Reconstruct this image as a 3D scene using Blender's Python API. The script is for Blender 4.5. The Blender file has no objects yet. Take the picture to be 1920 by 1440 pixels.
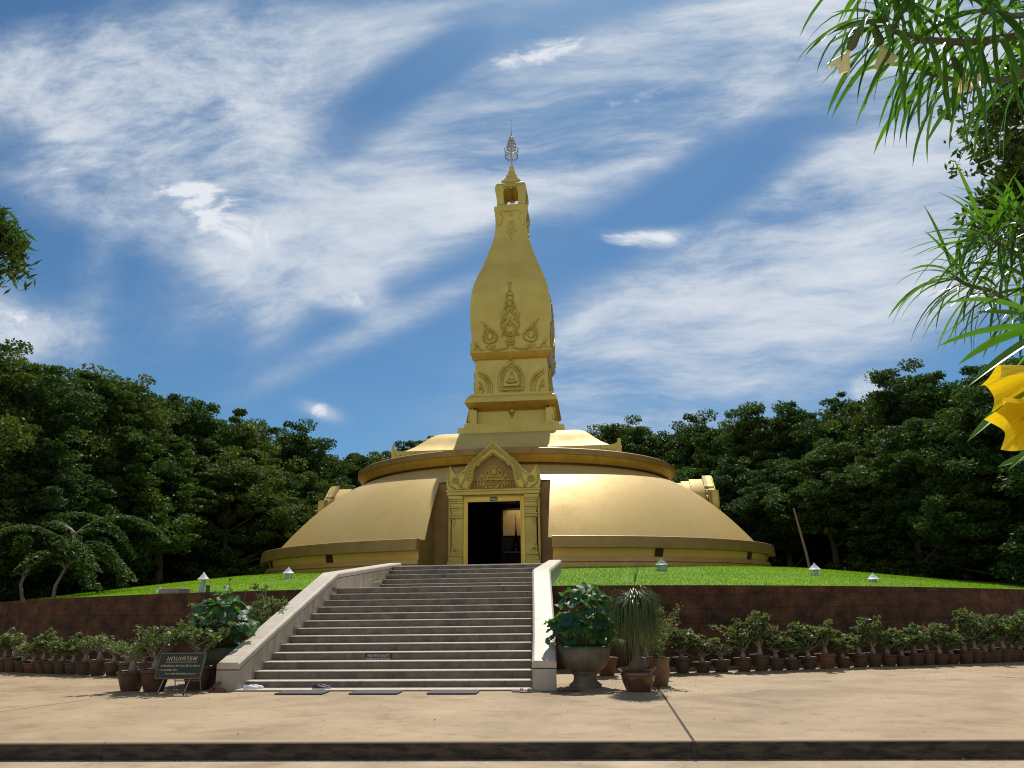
import bpy, math, random
import numpy as np
from mathutils import Vector, Matrix

C = bpy.context.scene.collection
SC = bpy.context.scene
R = math.radians
rng = np.random.default_rng(7)
random.seed(7)

# ------------------------------------------------------------------ camera
CAM = Vector((3.822, -14.379, 1.542))
PITCH, YAW, ROLL, FPX = R(15.526), R(5.886), R(0.8), 1442.0
FW = Vector((-math.sin(YAW)*math.cos(PITCH), math.cos(YAW)*math.cos(PITCH), math.sin(PITCH)))
RT0 = Vector((math.cos(YAW), math.sin(YAW), 0)); UP0 = RT0.cross(FW)
RT = RT0*math.cos(ROLL) - UP0*math.sin(ROLL)      # camera rolled a little clockwise
UP = UP0*math.cos(ROLL) + RT0*math.sin(ROLL)
cd = bpy.data.cameras.new('camera'); co = bpy.data.objects.new('camera', cd); C.objects.link(co)
M = Matrix((RT, UP, -FW)).transposed().to_4x4(); M.translation = CAM
co.matrix_world = M
cd.sensor_width = 36.0; cd.sensor_fit = 'HORIZONTAL'; cd.lens = 36.0*FPX/1920.0
cd.clip_start = 0.05; cd.clip_end = 3000
SC.camera = co
SC.render.resolution_x, SC.render.resolution_y = 1024, 768

def ray(px, py):
    a, b = px-960.0, py-720.0
    return (FW + RT*(a/FPX) - UP*(b/FPX)).normalized()
def at(px, py, dist):
    return CAM + ray(px, py)*dist

# ------------------------------------------------------------------ light
SUN_EL, SUN_AZ = R(57.0), R(3.2)       # azimuth from +Y towards +X
sdir = Vector((math.sin(SUN_AZ)*math.cos(SUN_EL), math.cos(SUN_AZ)*math.cos(SUN_EL), math.sin(SUN_EL)))
sl = bpy.data.lights.new('sun', 'SUN'); sl.energy = 4.6; sl.angle = R(0.53); sl.color = (1.0, 0.95, 0.86)
so = bpy.data.objects.new('sun', sl); C.objects.link(so)
so.rotation_euler = sdir.to_track_quat('Z', 'Y').to_euler()

W = bpy.data.worlds.new('World'); SC.world = W; W.use_nodes = True
nt = W.node_tree; N = nt.nodes; L = nt.links
N.clear()
def wn(t, **k):
    n = N.new(t)
    for a, v in k.items(): setattr(n, a, v)
    return n
def wmath(op, a, b=None, clamp=False):
    n = wn('ShaderNodeMath', operation=op, use_clamp=clamp)
    for i, v in enumerate((a, b)):
        if v is None: continue
        if isinstance(v, (int, float)): n.inputs[i].default_value = v
        else: L.new(v, n.inputs[i])
    return n.outputs[0]
sky = wn('ShaderNodeTexSky', sky_type='NISHITA', sun_disc=False)
sky.sun_elevation = SUN_EL; sky.sun_rotation = SUN_AZ; sky.air_density = 1.0; sky.dust_density = 0.6; sky.ozone_density = 1.6
tc = wn('ShaderNodeTexCoord')
sep = wn('ShaderNodeSeparateXYZ'); L.new(tc.outputs['Generated'], sep.inputs[0])
ysafe = wmath('MAXIMUM', wmath('ABSOLUTE', sep.outputs[1]), 0.05)
gx = wmath('DIVIDE', sep.outputs[0], ysafe); gz = wmath('DIVIDE', sep.outputs[2], ysafe)
comb = wn('ShaderNodeCombineXYZ'); L.new(gx, comb.inputs[0]); L.new(gz, comb.inputs[1])
# cloud deck: noise on a map of directions, thick where the banks of cloud stand
def gn(px, py):
    d = ray(px, py); return d.x/d.y, d.z/d.y
BANKS = [  # px, py, half length, half width, tilt (deg, + rises rightwards), weight
    (180, 150, 620, 260, -10, .75), (360, 330, 520, 170, -24, .62), (440, 425, 190, 80, -32, .55), (480, 110, 420, 190, 4, .55),
    (850, 30, 420, 90, 12, .50), (800, 390, 520, 120, 20, .75), (1060, 240, 520, 190, 20, .72), (1420, 110, 700, 190, 14, .90), (640, 290, 320, 150, 10, .50),
    (1700, 30, 500, 120, 0, .55), (1000, 115, 190, 70, 10, .45), (1260, 610, 560, 170, 30, .80), (1580, 470, 640, 210, 33, .80), (1140, 740, 190, 160, 20, .45), (1800, 340, 420, 230, 25, .80),
    (1640, 640, 300, 100, 30, .45), (20, 620, 220, 90, -20, .85), (690, 625, 290, 36, 24, .62), (664, 556, 85, 42, -20, .85),
    (1215, 443, 100, 26, -4, .95), (600, 770, 60, 20, -20, .70), (1640, 742, 40, 36, -60, 1.0), (540, 560, 340, 150, 5, .34), (180, 540, 60, 170, 0, .34),
    (250, 430, 320, 60, -22, .40), (1000, 560, 480, 260, 30, .12), (520, 600, 60, 120, -30, .30),
    (40, 10, 300, 70, 12, -.45), (720, 190, 260, 70, 42, -.62), (20, 260, 110, 60, -20, -.30), (780, 540, 300, 90, 25, -.20), (1330, 345, 330, 70, 31, -.55), (850, 100, 120, 50, 40, -.30),
]
TUFTS = [(430, 415, 210, 75, -30, 1.35), (330, 350, 160, 50, -20, .6), (120, 335, 90, 40, -30, 1.2), (570, 470, 70, 40, -30, .7), (985, 108, 150, 45, 8, 1.3), (1214, 444, 85, 24, -4, 1.55), (664, 560, 60, 30, -18, 2.3),
    (20, 600, 190, 70, -18, 1.3), (1640, 746, 40, 34, -60, 1.2), (600, 768, 55, 18, -25, .9), (420, 690, 40, 12, -20, .6), (1600, 660, 120, 40, 35, .55), (760, 360, 240, 60, 15, .5), (1130, 230, 260, 60, 25, .4)]
def bank_sum(banks, far):
    acc = None
    for (px, py, hl, hw_, tilt, wgt) in banks:
        x0, z0 = gn(px, py); k = 1/FPX*1.08
        mp = wn('ShaderNodeMapping', vector_type='TEXTURE')
        mp.inputs['Location'].default_value = (x0, z0, 0); mp.inputs['Rotation'].default_value = (0, 0, R(tilt))
        mp.inputs['Scale'].default_value = (hl*k, hw_*k, 1)
        L.new(comb.outputs[0], mp.inputs[0])
        ln = wn('ShaderNodeVectorMath', operation='LENGTH'); L.new(mp.outputs[0], ln.inputs[0])
        mr = wn('ShaderNodeMapRange', interpolation_type='SMOOTHERSTEP')
        mr.inputs[1].default_value = 0.0; mr.inputs[2].default_value = far; mr.inputs[3].default_value = wgt; mr.inputs[4].default_value = 0.0
        L.new(ln.outputs['Value'], mr.inputs[0])
        acc = mr.outputs[0] if acc is None else wmath('ADD', acc, mr.outputs[0])
    return acc
acc = bank_sum(BANKS, 1.6); tacc = bank_sum(TUFTS, 1.5)
warp = wn('ShaderNodeTexNoise'); warp.inputs['Scale'].default_value = 2.6; warp.inputs['Detail'].default_value = 4; L.new(comb.outputs[0], warp.inputs['Vector'])
wv = wn('ShaderNodeVectorMath', operation='MULTIPLY_ADD'); L.new(warp.outputs['Color'], wv.inputs[0]); wv.inputs[1].default_value = (.11, .11, 0); L.new(comb.outputs[0], wv.inputs[2])
def wnoise(scale, detail, rough, rot, stretch, off=0.0, dist=0.0):
    mp = wn('ShaderNodeMapping'); mp.inputs['Rotation'].default_value = (0, 0, R(rot)); mp.inputs['Scale'].default_value = (1/stretch, stretch, 1)
    mp.inputs['Location'].default_value = (off, off*.7, off)
    L.new(wv.outputs[0], mp.inputs[0])
    n = wn('ShaderNodeTexNoise'); n.inputs['Scale'].default_value = scale; n.inputs['Detail'].default_value = detail
    n.inputs['Roughness'].default_value = rough; n.inputs['Distortion'].default_value = dist
    L.new(mp.outputs[0], n.inputs['Vector']); return n.outputs[0]
n_r = wnoise(3.4, 12, .66, -33, 1.7, 0, .3)
n_l = wnoise(4.2, 13, .68, 22, 1.25, 8.0, .3)
n_rf = wnoise(8, 12, .66, -33, 2.6, 3.1)
n_lf = wnoise(10, 12, .68, 26, 1.7, 5.2)
leftw = wn('ShaderNodeMapRange'); leftw.inputs[1].default_value = -0.50; leftw.inputs[2].default_value = -0.18; L.new(gx, leftw.inputs[0])
def blend(a, b):
    m = wn('ShaderNodeMix'); L.new(leftw.outputs[0], m.inputs[0]); L.new(a, m.inputs[2]); L.new(b, m.inputs[3]); return m.outputs[0]
n_big = blend(n_l, n_r); n_fin = blend(n_lf, n_rf)
accc = wmath('MINIMUM', wmath('MAXIMUM', acc, 0.0), 1.0)
gain = wmath('ADD', wmath('MULTIPLY', accc, 1.5), .42)
nn = wmath('ADD', wmath('MULTIPLY', wmath('SUBTRACT', n_big, .5), 1.75), wmath('MULTIPLY', wmath('SUBTRACT', n_fin, .5), .75))
dens = wmath('ADD', accc, wmath('MULTIPLY', nn, gain))
cm = wn('ShaderNodeMapRange', interpolation_type='SMOOTHSTEP'); cm.inputs[1].default_value = -0.02; cm.inputs[2].default_value = 1.33
L.new(dens, cm.inputs[0])
cov0 = wmath('MULTIPLY', cm.outputs[0], .90)
n_t = wnoise(9.5, 13, .62, 15, 1.3, 11.0, .5)
tm = wn('ShaderNodeMapRange', interpolation_type='SMOOTHSTEP'); tm.inputs[1].default_value = .32; tm.inputs[2].default_value = 1.1
L.new(wmath('ADD', wmath('MULTIPLY', wmath('SUBTRACT', n_t, .5), 3.6), wmath('MULTIPLY', tacc, .50)), tm.inputs[0])
tuft = wmath('MULTIPLY', tm.outputs[0], wmath('MINIMUM', wmath('MULTIPLY', tacc, 2.2), 1.0))
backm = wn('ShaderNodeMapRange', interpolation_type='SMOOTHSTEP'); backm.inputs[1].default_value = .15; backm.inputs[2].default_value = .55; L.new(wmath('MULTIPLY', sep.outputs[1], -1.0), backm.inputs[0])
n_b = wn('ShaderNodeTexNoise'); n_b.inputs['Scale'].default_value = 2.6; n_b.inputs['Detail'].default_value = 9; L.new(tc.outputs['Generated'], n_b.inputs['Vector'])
bk = wmath('MULTIPLY', backm.outputs[0], wmath('MULTIPLY', wmath('SUBTRACT', n_b.outputs[0], .22), 2.2, True))   # unseen bright cloud added behind the viewer to fill the shaded fronts
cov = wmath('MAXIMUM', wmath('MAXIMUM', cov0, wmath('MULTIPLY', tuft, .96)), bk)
bright = wn('ShaderNodeMapRange'); bright.inputs[1].default_value = .5; bright.inputs[2].default_value = 1.75; L.new(dens, bright.inputs[0])
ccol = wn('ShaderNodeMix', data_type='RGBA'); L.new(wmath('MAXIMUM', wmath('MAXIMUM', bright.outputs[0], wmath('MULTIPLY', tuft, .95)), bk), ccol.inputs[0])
ccol.inputs[6].default_value = (4.0, 5.0, 6.3, 1); ccol.inputs[7].default_value = (8.3, 8.6, 9.0, 1)
tint = wn('ShaderNodeMix', data_type='RGBA', blend_type='MULTIPLY'); tint.inputs[0].default_value = 1
tint.inputs[7].default_value = (.375, .62, .785, 1); L.new(sky.outputs[0], tint.inputs[6])
smix = wn('ShaderNodeMix', data_type='RGBA'); L.new(cov, smix.inputs[0]); L.new(tint.outputs[2], smix.inputs[6]); L.new(ccol.outputs[2], smix.inputs[7])
bg = wn('ShaderNodeBackground'); bg.inputs['Strength'].default_value = 0.10
L.new(smix.outputs[2], bg.inputs['Color'])
wo = wn('ShaderNodeOutputWorld'); L.new(bg.outputs[0], wo.inputs[0])

SC.view_settings.view_transform = 'Standard'; SC.view_settings.look = 'None'
SC.view_settings.exposure = 0.0; SC.view_settings.gamma = 1.0
SC.render.engine = 'CYCLES'
SC.cycles.use_denoising = True; SC.cycles.filter_width = 1.1
SC.cycles.max_bounces = 6; SC.cycles.diffuse_bounces = 3; SC.cycles.glossy_bounces = 3; SC.cycles.transmission_bounces = 4
SC.cycles.sample_clamp_indirect = 6

# ------------------------------------------------------------------ helpers
class MB:
    def __init__(s): s.v = []; s.f = []
    def add(s, vs, fs):
        o = len(s.v); s.v += [tuple(v) for v in vs]; s.f += [tuple(i+o for i in f) for f in fs]; return s
    def box(s, x0, x1, y0, y1, z0, z1):
        return s.add([(x0,y0,z0),(x1,y0,z0),(x1,y1,z0),(x0,y1,z0),(x0,y0,z1),(x1,y0,z1),(x1,y1,z1),(x0,y1,z1)],
                     [(3,2,1,0),(4,5,6,7),(0,1,5,4),(1,2,6,5),(2,3,7,6),(3,0,4,7)])
    def sqloft(s, prof, cx=0, cy=0, cap=True):
        n = len(prof); vs = []
        for h, z in prof: vs += [(cx-h,cy-h,z),(cx+h,cy-h,z),(cx+h,cy+h,z),(cx-h,cy+h,z)]
        fs = []
        for i in range(n-1):
            for j in range(4):
                a, b = i*4+j, i*4+(j+1) % 4; fs.append((a, b, b+4, a+4))
        if cap: fs += [(3,2,1,0), (n*4-4,n*4-3,n*4-2,n*4-1)]
        return s.add(vs, fs)
    def lathe(s, prof, n=32, cx=0, cy=0, cap=True, wob=None):
        vs = []; fs = []; m = len(prof)
        for i, (r, z) in enumerate(prof):
            for j in range(n):
                a = 2*math.pi*j/n; rr = r*(1+(wob(i, a) if wob else 0))
                vs.append((cx+rr*math.cos(a), cy+rr*math.sin(a), z))
        for i in range(m-1):
            for j in range(n):
                a, b = i*n+j, i*n+(j+1) % n; fs.append((a, b, b+n, a+n))
        if cap: fs += [tuple(range(n-1, -1, -1)), tuple(range((m-1)*n, m*n))]
        return s.add(vs, fs)
    def tube(s, pts, r, n=6, cap=True, squash=None):
        pts = [Vector(p) for p in pts]; m = len(pts)
        rs = r if isinstance(r, (list, tuple)) else [r]*m
        vs = []; fs = []; prev = None
        for i, p in enumerate(pts):
            t = (pts[min(i+1, m-1)] - pts[max(i-1, 0)])
            t = t.normalized() if t.length > 1e-9 else Vector((0,0,1))
            if prev is None:
                u = t.cross(Vector((0,0,1)) if abs(t.z) < .9 else Vector((1,0,0))).normalized()
            else:
                u = (prev - t*prev.dot(t)); u = u.normalized() if u.length > 1e-6 else t.orthogonal().normalized()
            prev = u; w = t.cross(u)
            for j in range(n):
                a = 2*math.pi*j/n; o = (u*math.cos(a)+w*math.sin(a))*rs[i]
                if squash: o.y *= squash
                vs.append(p+o)
        for i in range(m-1):
            for j in range(n):
                a, b = i*n+j, i*n+(j+1) % n; fs.append((a, b, b+n, a+n))
        if cap: fs += [tuple(range(n-1, -1, -1)), tuple(range((m-1)*n, m*n))]
        return s.add(vs, fs)
    def prism(s, outline, y0, y1):
        """outline of (x, z), extruded along y"""
        n = len(outline)
        a2 = sum(outline[i][0]*outline[(i+1) % n][1]-outline[(i+1) % n][0]*outline[i][1] for i in range(n))
        if a2 < 0: outline = outline[::-1]
        vs = [(x, y0, z) for x, z in outline]+[(x, y1, z) for x, z in outline]
        fs = [tuple(range(n)), tuple(range(2*n-1, n-1, -1))]+[(i, i+n, (i+1) % n+n, (i+1) % n) for i in range(n)]
        return s.add(vs, fs)
    def ellipsoid(s, c, r, n=14, m=9):
        prof = [(max(1e-4, math.sin(math.pi*i/m)), -math.cos(math.pi*i/m)) for i in range(m+1)]
        b = MB().lathe(prof, n)
        return s.add([(c[0]+x*r[0], c[1]+y*r[1], c[2]+z*r[2]) for x, y, z in b.v], b.f)
    def xf(s, mat): s.v = [tuple(mat @ Vector(v)) for v in s.v]; return s
    def build(s, name, m, parent=None, smooth=38, bevel=0):
        me = bpy.data.meshes.new(name); me.from_pydata(s.v, [], s.f); me.update()
        return link(name, me, m, parent, smooth, bevel)

def link(name, me, m, parent=None, smooth=38, bevel=0):
    if m is not None: me.materials.append(m)
    if smooth:
        me.polygons.foreach_set('use_smooth', [True]*len(me.polygons))
        if smooth < 180: me.set_sharp_from_angle(angle=R(smooth))
    o = bpy.data.objects.new(name, me); C.objects.link(o)
    if parent is not None: o.parent = parent
    if bevel:
        b = o.modifiers.new('bevel', 'BEVEL'); b.width = bevel; b.segments = 2; b.limit_method = 'ANGLE'; b.angle_limit = R(40)
    return o

def np_mesh(name, verts, faces, m, parent=None, tint=None, smooth=0):
    """verts (n,3), faces (f,k) of equal size"""
    me = bpy.data.meshes.new(name); k = faces.shape[1]
    me.vertices.add(len(verts)); me.vertices.foreach_set('co', np.ascontiguousarray(verts, np.float32).ravel())
    me.loops.add(faces.size); me.loops.foreach_set('vertex_index', faces.astype(np.int32).ravel())
    me.polygons.add(len(faces)); me.polygons.foreach_set('loop_start', np.arange(0, faces.size, k, dtype=np.int32))
    me.update(calc_edges=True)
    if tint is not None:
        at_ = me.attributes.new('tint', 'FLOAT', 'POINT'); at_.data.foreach_set('value', tint.astype(np.float32))
    me.validate()
    return link(name, me, m, parent, smooth)

def tag(o, label=None, cat=None, group=None, kind=None):
    for k, v in (('label', label), ('category', cat), ('group', group), ('kind', kind)):
        if v: o[k] = v
    return o
def thing(name, label, cat, loc=(0,0,0), rz=0, group=None):
    o = bpy.data.objects.new(name, None); C.objects.link(o); o.location = loc; o.rotation_euler = (0,0,rz)
    o.empty_display_size = .3
    return tag(o, label, cat, group)
def copy_tree(o, parent=None):
    c = o.copy(); C.objects.link(c)
    if parent is not None: c.parent = parent
    for ch in list(o.children): copy_tree(ch, c)
    return c

# ------------------------------------------------------------------ materials
def mat(name, col, rough=.6, metal=0.0, col2=None, nscale=4.0, ndetail=6, lo=.35, hi=.65, bump=None, spec=.5, rvar=0.0, stretch=(1,1,1), coat=0.0, coatr=.05):
    m = bpy.data.materials.new(name); m.use_nodes = True; t = m.node_tree; b = t.nodes['Principled BSDF']
    b.inputs['Base Color'].default_value = (*col, 1); b.inputs['Roughness'].default_value = rough; b.inputs['Metallic'].default_value = metal
    b.inputs['Specular IOR Level'].default_value = spec; b.inputs['Coat Weight'].default_value = coat; b.inputs['Coat Roughness'].default_value = coatr
    tcn = t.nodes.new('ShaderNodeTexCoord'); mp = t.nodes.new('ShaderNodeMapping'); mp.inputs['Scale'].default_value = stretch
    t.links.new(tcn.outputs['Object'], mp.inputs[0])
    if col2 is not None:
        n = t.nodes.new('ShaderNodeTexNoise'); n.inputs['Scale'].default_value = nscale; n.inputs['Detail'].default_value = ndetail; n.inputs['Roughness'].default_value = .6
        t.links.new(mp.outputs[0], n.inputs['Vector'])
        r = t.nodes.new('ShaderNodeMapRange'); r.inputs[1].default_value = lo; r.inputs[2].default_value = hi; t.links.new(n.outputs[0], r.inputs[0])
        x = t.nodes.new('ShaderNodeMix'); x.data_type = 'RGBA'; x.inputs[6].default_value = (*col, 1); x.inputs[7].default_value = (*col2, 1)
        t.links.new(r.outputs[0], x.inputs[0]); t.links.new(x.outputs[2], b.inputs['Base Color'])
        if rvar:
            rr = t.nodes.new('ShaderNodeMapRange'); rr.inputs[1].default_value = .3; rr.inputs[2].default_value = .7
            rr.inputs[3].default_value = rough-rvar; rr.inputs[4].default_value = rough+rvar
            t.links.new(n.outputs[0], rr.inputs[0]); t.links.new(rr.outputs[0], b.inputs['Roughness'])
    if bump:
        n2 = t.nodes.new('ShaderNodeTexNoise'); n2.inputs['Scale'].default_value = bump[0]; n2.inputs['Detail'].default_value = 6
        t.links.new(mp.outputs[0], n2.inputs['Vector'])
        bp = t.nodes.new('ShaderNodeBump'); bp.inputs['Strength'].default_value = bump[1]; bp.inputs['Distance'].default_value = bump[2] if len(bump) > 2 else .02
        t.links.new(n2.outputs[0], bp.inputs['Height']); t.links.new(bp.outputs[0], b.inputs['Normal'])
    return m
def leafmat(name, c0, c1, rough=.45, transl=.25, tcol=None, spec=.5):
    m = bpy.data.materials.new(name); m.use_nodes = True; t = m.node_tree; b = t.nodes['Principled BSDF']
    b.inputs['Roughness'].default_value = rough; b.inputs['Specular IOR Level'].default_value = spec
    a = t.nodes.new('ShaderNodeAttribute'); a.attribute_name = 'tint'
    x = t.nodes.new('ShaderNodeMix'); x.data_type = 'RGBA'; x.inputs[6].default_value = (*c0, 1); x.inputs[7].default_value = (*c1, 1)
    t.links.new(a.outputs['Fac'], x.inputs[0]); t.links.new(x.outputs[2], b.inputs['Base Color'])
    if transl:
        tr = t.nodes.new('ShaderNodeBsdfTranslucent')
        x2 = t.nodes.new('ShaderNodeMix'); x2.data_type = 'RGBA'; x2.blend_type = 'MULTIPLY'; x2.inputs[0].default_value = 1
        x2.inputs[7].default_value = (*(tcol or (1.6, 1.9, .7)), 1); t.links.new(x.outputs[2], x2.inputs[6]); t.links.new(x2.outputs[2], tr.inputs[0])
        ms = t.nodes.new('ShaderNodeMixShader'); ms.inputs[0].default_value = transl
        t.links.new(b.outputs[0], ms.inputs[1]); t.links.new(tr.outputs[0], ms.inputs[2])
        t.links.new(ms.outputs[0], t.nodes['Material Output'].inputs[0])
    return m
def joints(m, axis, period, width=.006, dark=.35, offset=0.0, var=None):
    """thin dark joint lines every `period` along one object axis"""
    t = m.node_tree; b = t.nodes['Principled BSDF']
    tcn = t.nodes.new('ShaderNodeTexCoord'); sp = t.nodes.new('ShaderNodeSeparateXYZ'); t.links.new(tcn.outputs['Object'], sp.inputs[0])
    def mm(op, a, v):
        n = t.nodes.new('ShaderNodeMath'); n.operation = op; t.links.new(a, n.inputs[0])
        if isinstance(v, (int, float)): n.inputs[1].default_value = v
        else: t.links.new(v, n.inputs[1])
        return n.outputs[0]
    src = mm('ADD', sp.outputs[axis], offset)
    if var is not None:
        oi = t.nodes.new('ShaderNodeObjectInfo'); src = mm('ADD', src, mm('MULTIPLY', oi.outputs['Random'], var))
    fr = mm('MODULO', mm('ADD', src, 100*period), period)
    ln = mm('LESS_THAN', fr, width)
    x = t.nodes.new('ShaderNodeMix'); x.data_type = 'RGBA'; x.blend_type = 'MULTIPLY'; x.inputs[7].default_value = (dark, dark, dark, 1)
    t.links.new(ln, x.inputs[0])
    old = b.inputs['Base Color'].links
    if old: t.links.new(old[0].from_socket, x.inputs[6])
    else: x.inputs[6].default_value = b.inputs['Base Color'].default_value
    t.links.new(x.outputs[2], b.inputs['Base Color'])
    return m

GOLD = mat('gold_paint', (.62, .455, .105), .44, .42, (.54, .385, .085), 1.3, 6, bump=(14, .05, .01), rvar=.05)
DOME = mat('gold_dome', (.72, .49, .15), .52, .32, (.62, .415, .12), .9, 9, bump=(1.6, .16, .03), rvar=.08, coat=.10, coatr=.12)
TOWER = mat('gold_tower', (.63, .475, .105), .46, .40, (.55, .405, .085), 1.1, 7, bump=(30, .06, .008), rvar=.05)
def dome_streaks(m):
    t = m.node_tree; b = t.nodes['Principled BSDF']; tcn = t.nodes.new('ShaderNodeTexCoord'); sp = t.nodes.new('ShaderNodeSeparateXYZ'); t.links.new(tcn.outputs['Object'], sp.inputs[0])
    at2 = t.nodes.new('ShaderNodeMath'); at2.operation = 'ARCTAN2'; t.links.new(sp.outputs[0], at2.inputs[0]); t.links.new(sp.outputs[1], at2.inputs[1])
    k = t.nodes.new('ShaderNodeMath'); k.operation = 'MULTIPLY'; k.inputs[1].default_value = 22; t.links.new(at2.outputs[0], k.inputs[0])
    cb = t.nodes.new('ShaderNodeCombineXYZ'); t.links.new(k.outputs[0], cb.inputs[0]); k2 = t.nodes.new('ShaderNodeMath'); k2.operation = 'MULTIPLY'; k2.inputs[1].default_value = .7; t.links.new(sp.outputs[2], k2.inputs[0]); t.links.new(k2.outputs[0], cb.inputs[1])
    for sc, lo, hi, col in ((1.0, .52, .78, (.84, .82, .78)), (3.1, .55, .75, (.90, .89, .86)), (.5, .5, .8, (1.10, 1.08, 1.04))):
        n = t.nodes.new('ShaderNodeTexNoise'); n.inputs['Scale'].default_value = sc; n.inputs['Detail'].default_value = 9; n.inputs['Roughness'].default_value = .65; t.links.new(cb.outputs[0], n.inputs['Vector'])
        r = t.nodes.new('ShaderNodeMapRange'); r.inputs[1].default_value = lo; r.inputs[2].default_value = hi; t.links.new(n.outputs[0], r.inputs[0])
        x = t.nodes.new('ShaderNodeMix'); x.data_type = 'RGBA'; x.blend_type = 'MULTIPLY'; x.inputs[7].default_value = (*col, 1)
        t.links.new(r.outputs[0], x.inputs[0]); t.links.new(b.inputs['Base Color'].links[0].from_socket, x.inputs[6]); t.links.new(x.outputs[2], b.inputs['Base Color'])
dome_streaks(DOME)
ROOFG = mat('gold_roof', (.66, .475, .14), .62, .25, (.58, .41, .115), .9, 8, bump=(1.6, .16, .03), rvar=.05)
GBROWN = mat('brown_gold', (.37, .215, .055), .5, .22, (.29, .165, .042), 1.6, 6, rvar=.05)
GCOVE = mat('shaded_gold_cove', (.62, .375, .06), .4, .5, (.50, .29, .045), 2.2, 7, stretch=(1, 1, .25), rvar=.06)  # orange tone of the shaded undersides put into the colour
GDARK = mat('gold_recess', (.40, .24, .065), .5, .35, (.34, .2, .05), 2, 5)
GBASE = mat('base_gold', (.58, .355, .10), .5, .15, (.47, .28, .075), 1.2, 6)
GSTRIP = mat('bounce_lit_gold_strip', (.98, .58, .17), .42, .05, (.90, .51, .14), 1.5, 5)  # base colour raised to carry light bounced up from the lawn
GBAND = mat('gold_band', (.85, .55, .10), .36, .5, (.75, .47, .08), 1.5, 5)
VENT = mat('brown_vent', (.06, .02, .012), .7)
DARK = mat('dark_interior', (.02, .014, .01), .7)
CREAM = mat('cream_panel', (.75, .6, .3), .5, 0, (.6, .45, .2), 3, 4)
SILVER = mat('finial_metal', (.52, .48, .41), .35, .6)
STONE = mat('granite_riser_shaded', (.200, .160, .112), .55, 0, (.095, .075, .052), 4, 11, .36, .66, bump=(60, .15, .004))  # same granite as the treads, darkened to carry the shade on the risers
joints(STONE, 0, 1.21, .008, .35, 0, 1.21)
TREAD = mat('granite_tread_sunlit', (.64, .55, .44), .5, 0, (.46, .385, .30), 12, 8)  # same granite as the risers, lightened to carry the sun on the tops
COPE = mat('pale_coping_stone', (.60, .51, .385), .55, 0, (.46, .385, .285), 4, 10, .3, .7, bump=(80, .12, .003))
joints(COPE, 1, .70, .009, .55)
PARA = mat('parapet_stone', (.50, .44, .34), .6, 0, (.30, .25, .18), 1.6, 9, .3, .7, stretch=(1, 5, .22), bump=(40, .15, .004))
joints(PARA, 1, 1.05, .008, .5)
CONC = mat('warm_concrete', (.415, .292, .158), .75, 0, (.30, .208, .108), .55, 11, .36, .66, bump=(30, .25, .004), stretch=(.8, 1.2, 1))
def conc_layers(m, amt=1.0):
    t = m.node_tree; b = t.nodes['Principled BSDF']; tcn = t.nodes.new('ShaderNodeTexCoord')
    for sc, st, lo, hi, col in ((.45, (.9, 1.1, 1), .50, .66, (.74, .70, .64)), (1.6, (.8, 1.2, 1), .54, .70, (.72, .66, .60)), (5, (1, 1, 1), .56, .72, (.76, .71, .66)), (15, (1, 1, 1), .60, .70, (.62, .56, .50)), (.9, (.8, 1.2, 1), .54, .70, (1.14, 1.15, 1.18)), (3.4, (1, 1, 1), .60, .70, (1.10, 1.11, 1.13))):
        mp = t.nodes.new('ShaderNodeMapping'); mp.inputs['Scale'].default_value = st; mp.inputs['Location'].default_value = (sc*1.7, sc*.9, 0); t.links.new(tcn.outputs['Object'], mp.inputs[0])
        n = t.nodes.new('ShaderNodeTexNoise'); n.inputs['Scale'].default_value = sc; n.inputs['Detail'].default_value = 8; n.inputs['Roughness'].default_value = .62; n.inputs['Distortion'].default_value = .6; t.links.new(mp.outputs[0], n.inputs['Vector'])
        r = t.nodes.new('ShaderNodeMapRange'); r.inputs[1].default_value = lo; r.inputs[2].default_value = hi; r.inputs[4].default_value = amt; t.links.new(n.outputs[0], r.inputs[0])
        x = t.nodes.new('ShaderNodeMix'); x.data_type = 'RGBA'; x.blend_type = 'MULTIPLY'; x.inputs[7].default_value = (*col, 1)
        t.links.new(r.outputs[0], x.inputs[0]); t.links.new(b.inputs['Base Color'].links[0].from_socket, x.inputs[6]); t.links.new(x.outputs[2], b.inputs['Base Color'])
conc_layers(CONC)
KERB = mat('stained_kerb', (.078, .055, .028), .8, 0, (.020, .0145, .009), 6, 11, .40, .60, stretch=(.6, 1, 2.5), bump=(20, .3, .01))
ROAD = mat('road_concrete', (.47, .35, .22), .8, 0, (.36, .26, .16), .9, 9, .36, .66, bump=(40, .25, .004)); conc_layers(ROAD)
JOINT = mat('joint_line', (.05, .04, .03), .9)
LAWN = mat('lawn_green', (.17, .31, .015), .8, 0, (.12, .24, .012), 1.6, 8, bump=(60, .8, .03))
FLOOR = mat('forest_floor', (.045, .04, .02), .9, 0, (.03, .04, .012), .5, 6)
WHITE = mat('white_paint', (.88, .88, .86), .4)
GREYGREEN = mat('grey_green_paint', (.38, .42, .36), .45)
PIPE = mat('blue_grey_pipe', (.33, .42, .45), .4)
BLOCK = mat('grey_concrete', (.34, .29, .23), .8, 0, (.25, .21, .16), 6, 6)
CLAY = mat('weathered_clay_pot', (.105, .050, .022), .6, 0, (.045, .028, .015), 5, 7, bump=(30, .2, .004))
CLAYO = mat('orange_clay_pot', (.20, .075, .028), .6, 0, (.12, .048, .02), 5, 7)
GLAZE = mat('glazed_pot', (.15, .055, .025), .22, 0, (.07, .03, .016), 4, 6, coat=.4)
URN = mat('grey_stone_urn', (.20, .17, .115), .75, 0, (.115, .092, .055), 4, 8, bump=(35, .3, .005))
ALGAE = mat('green_rim', (.02, .13, .04), .5)
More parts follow.
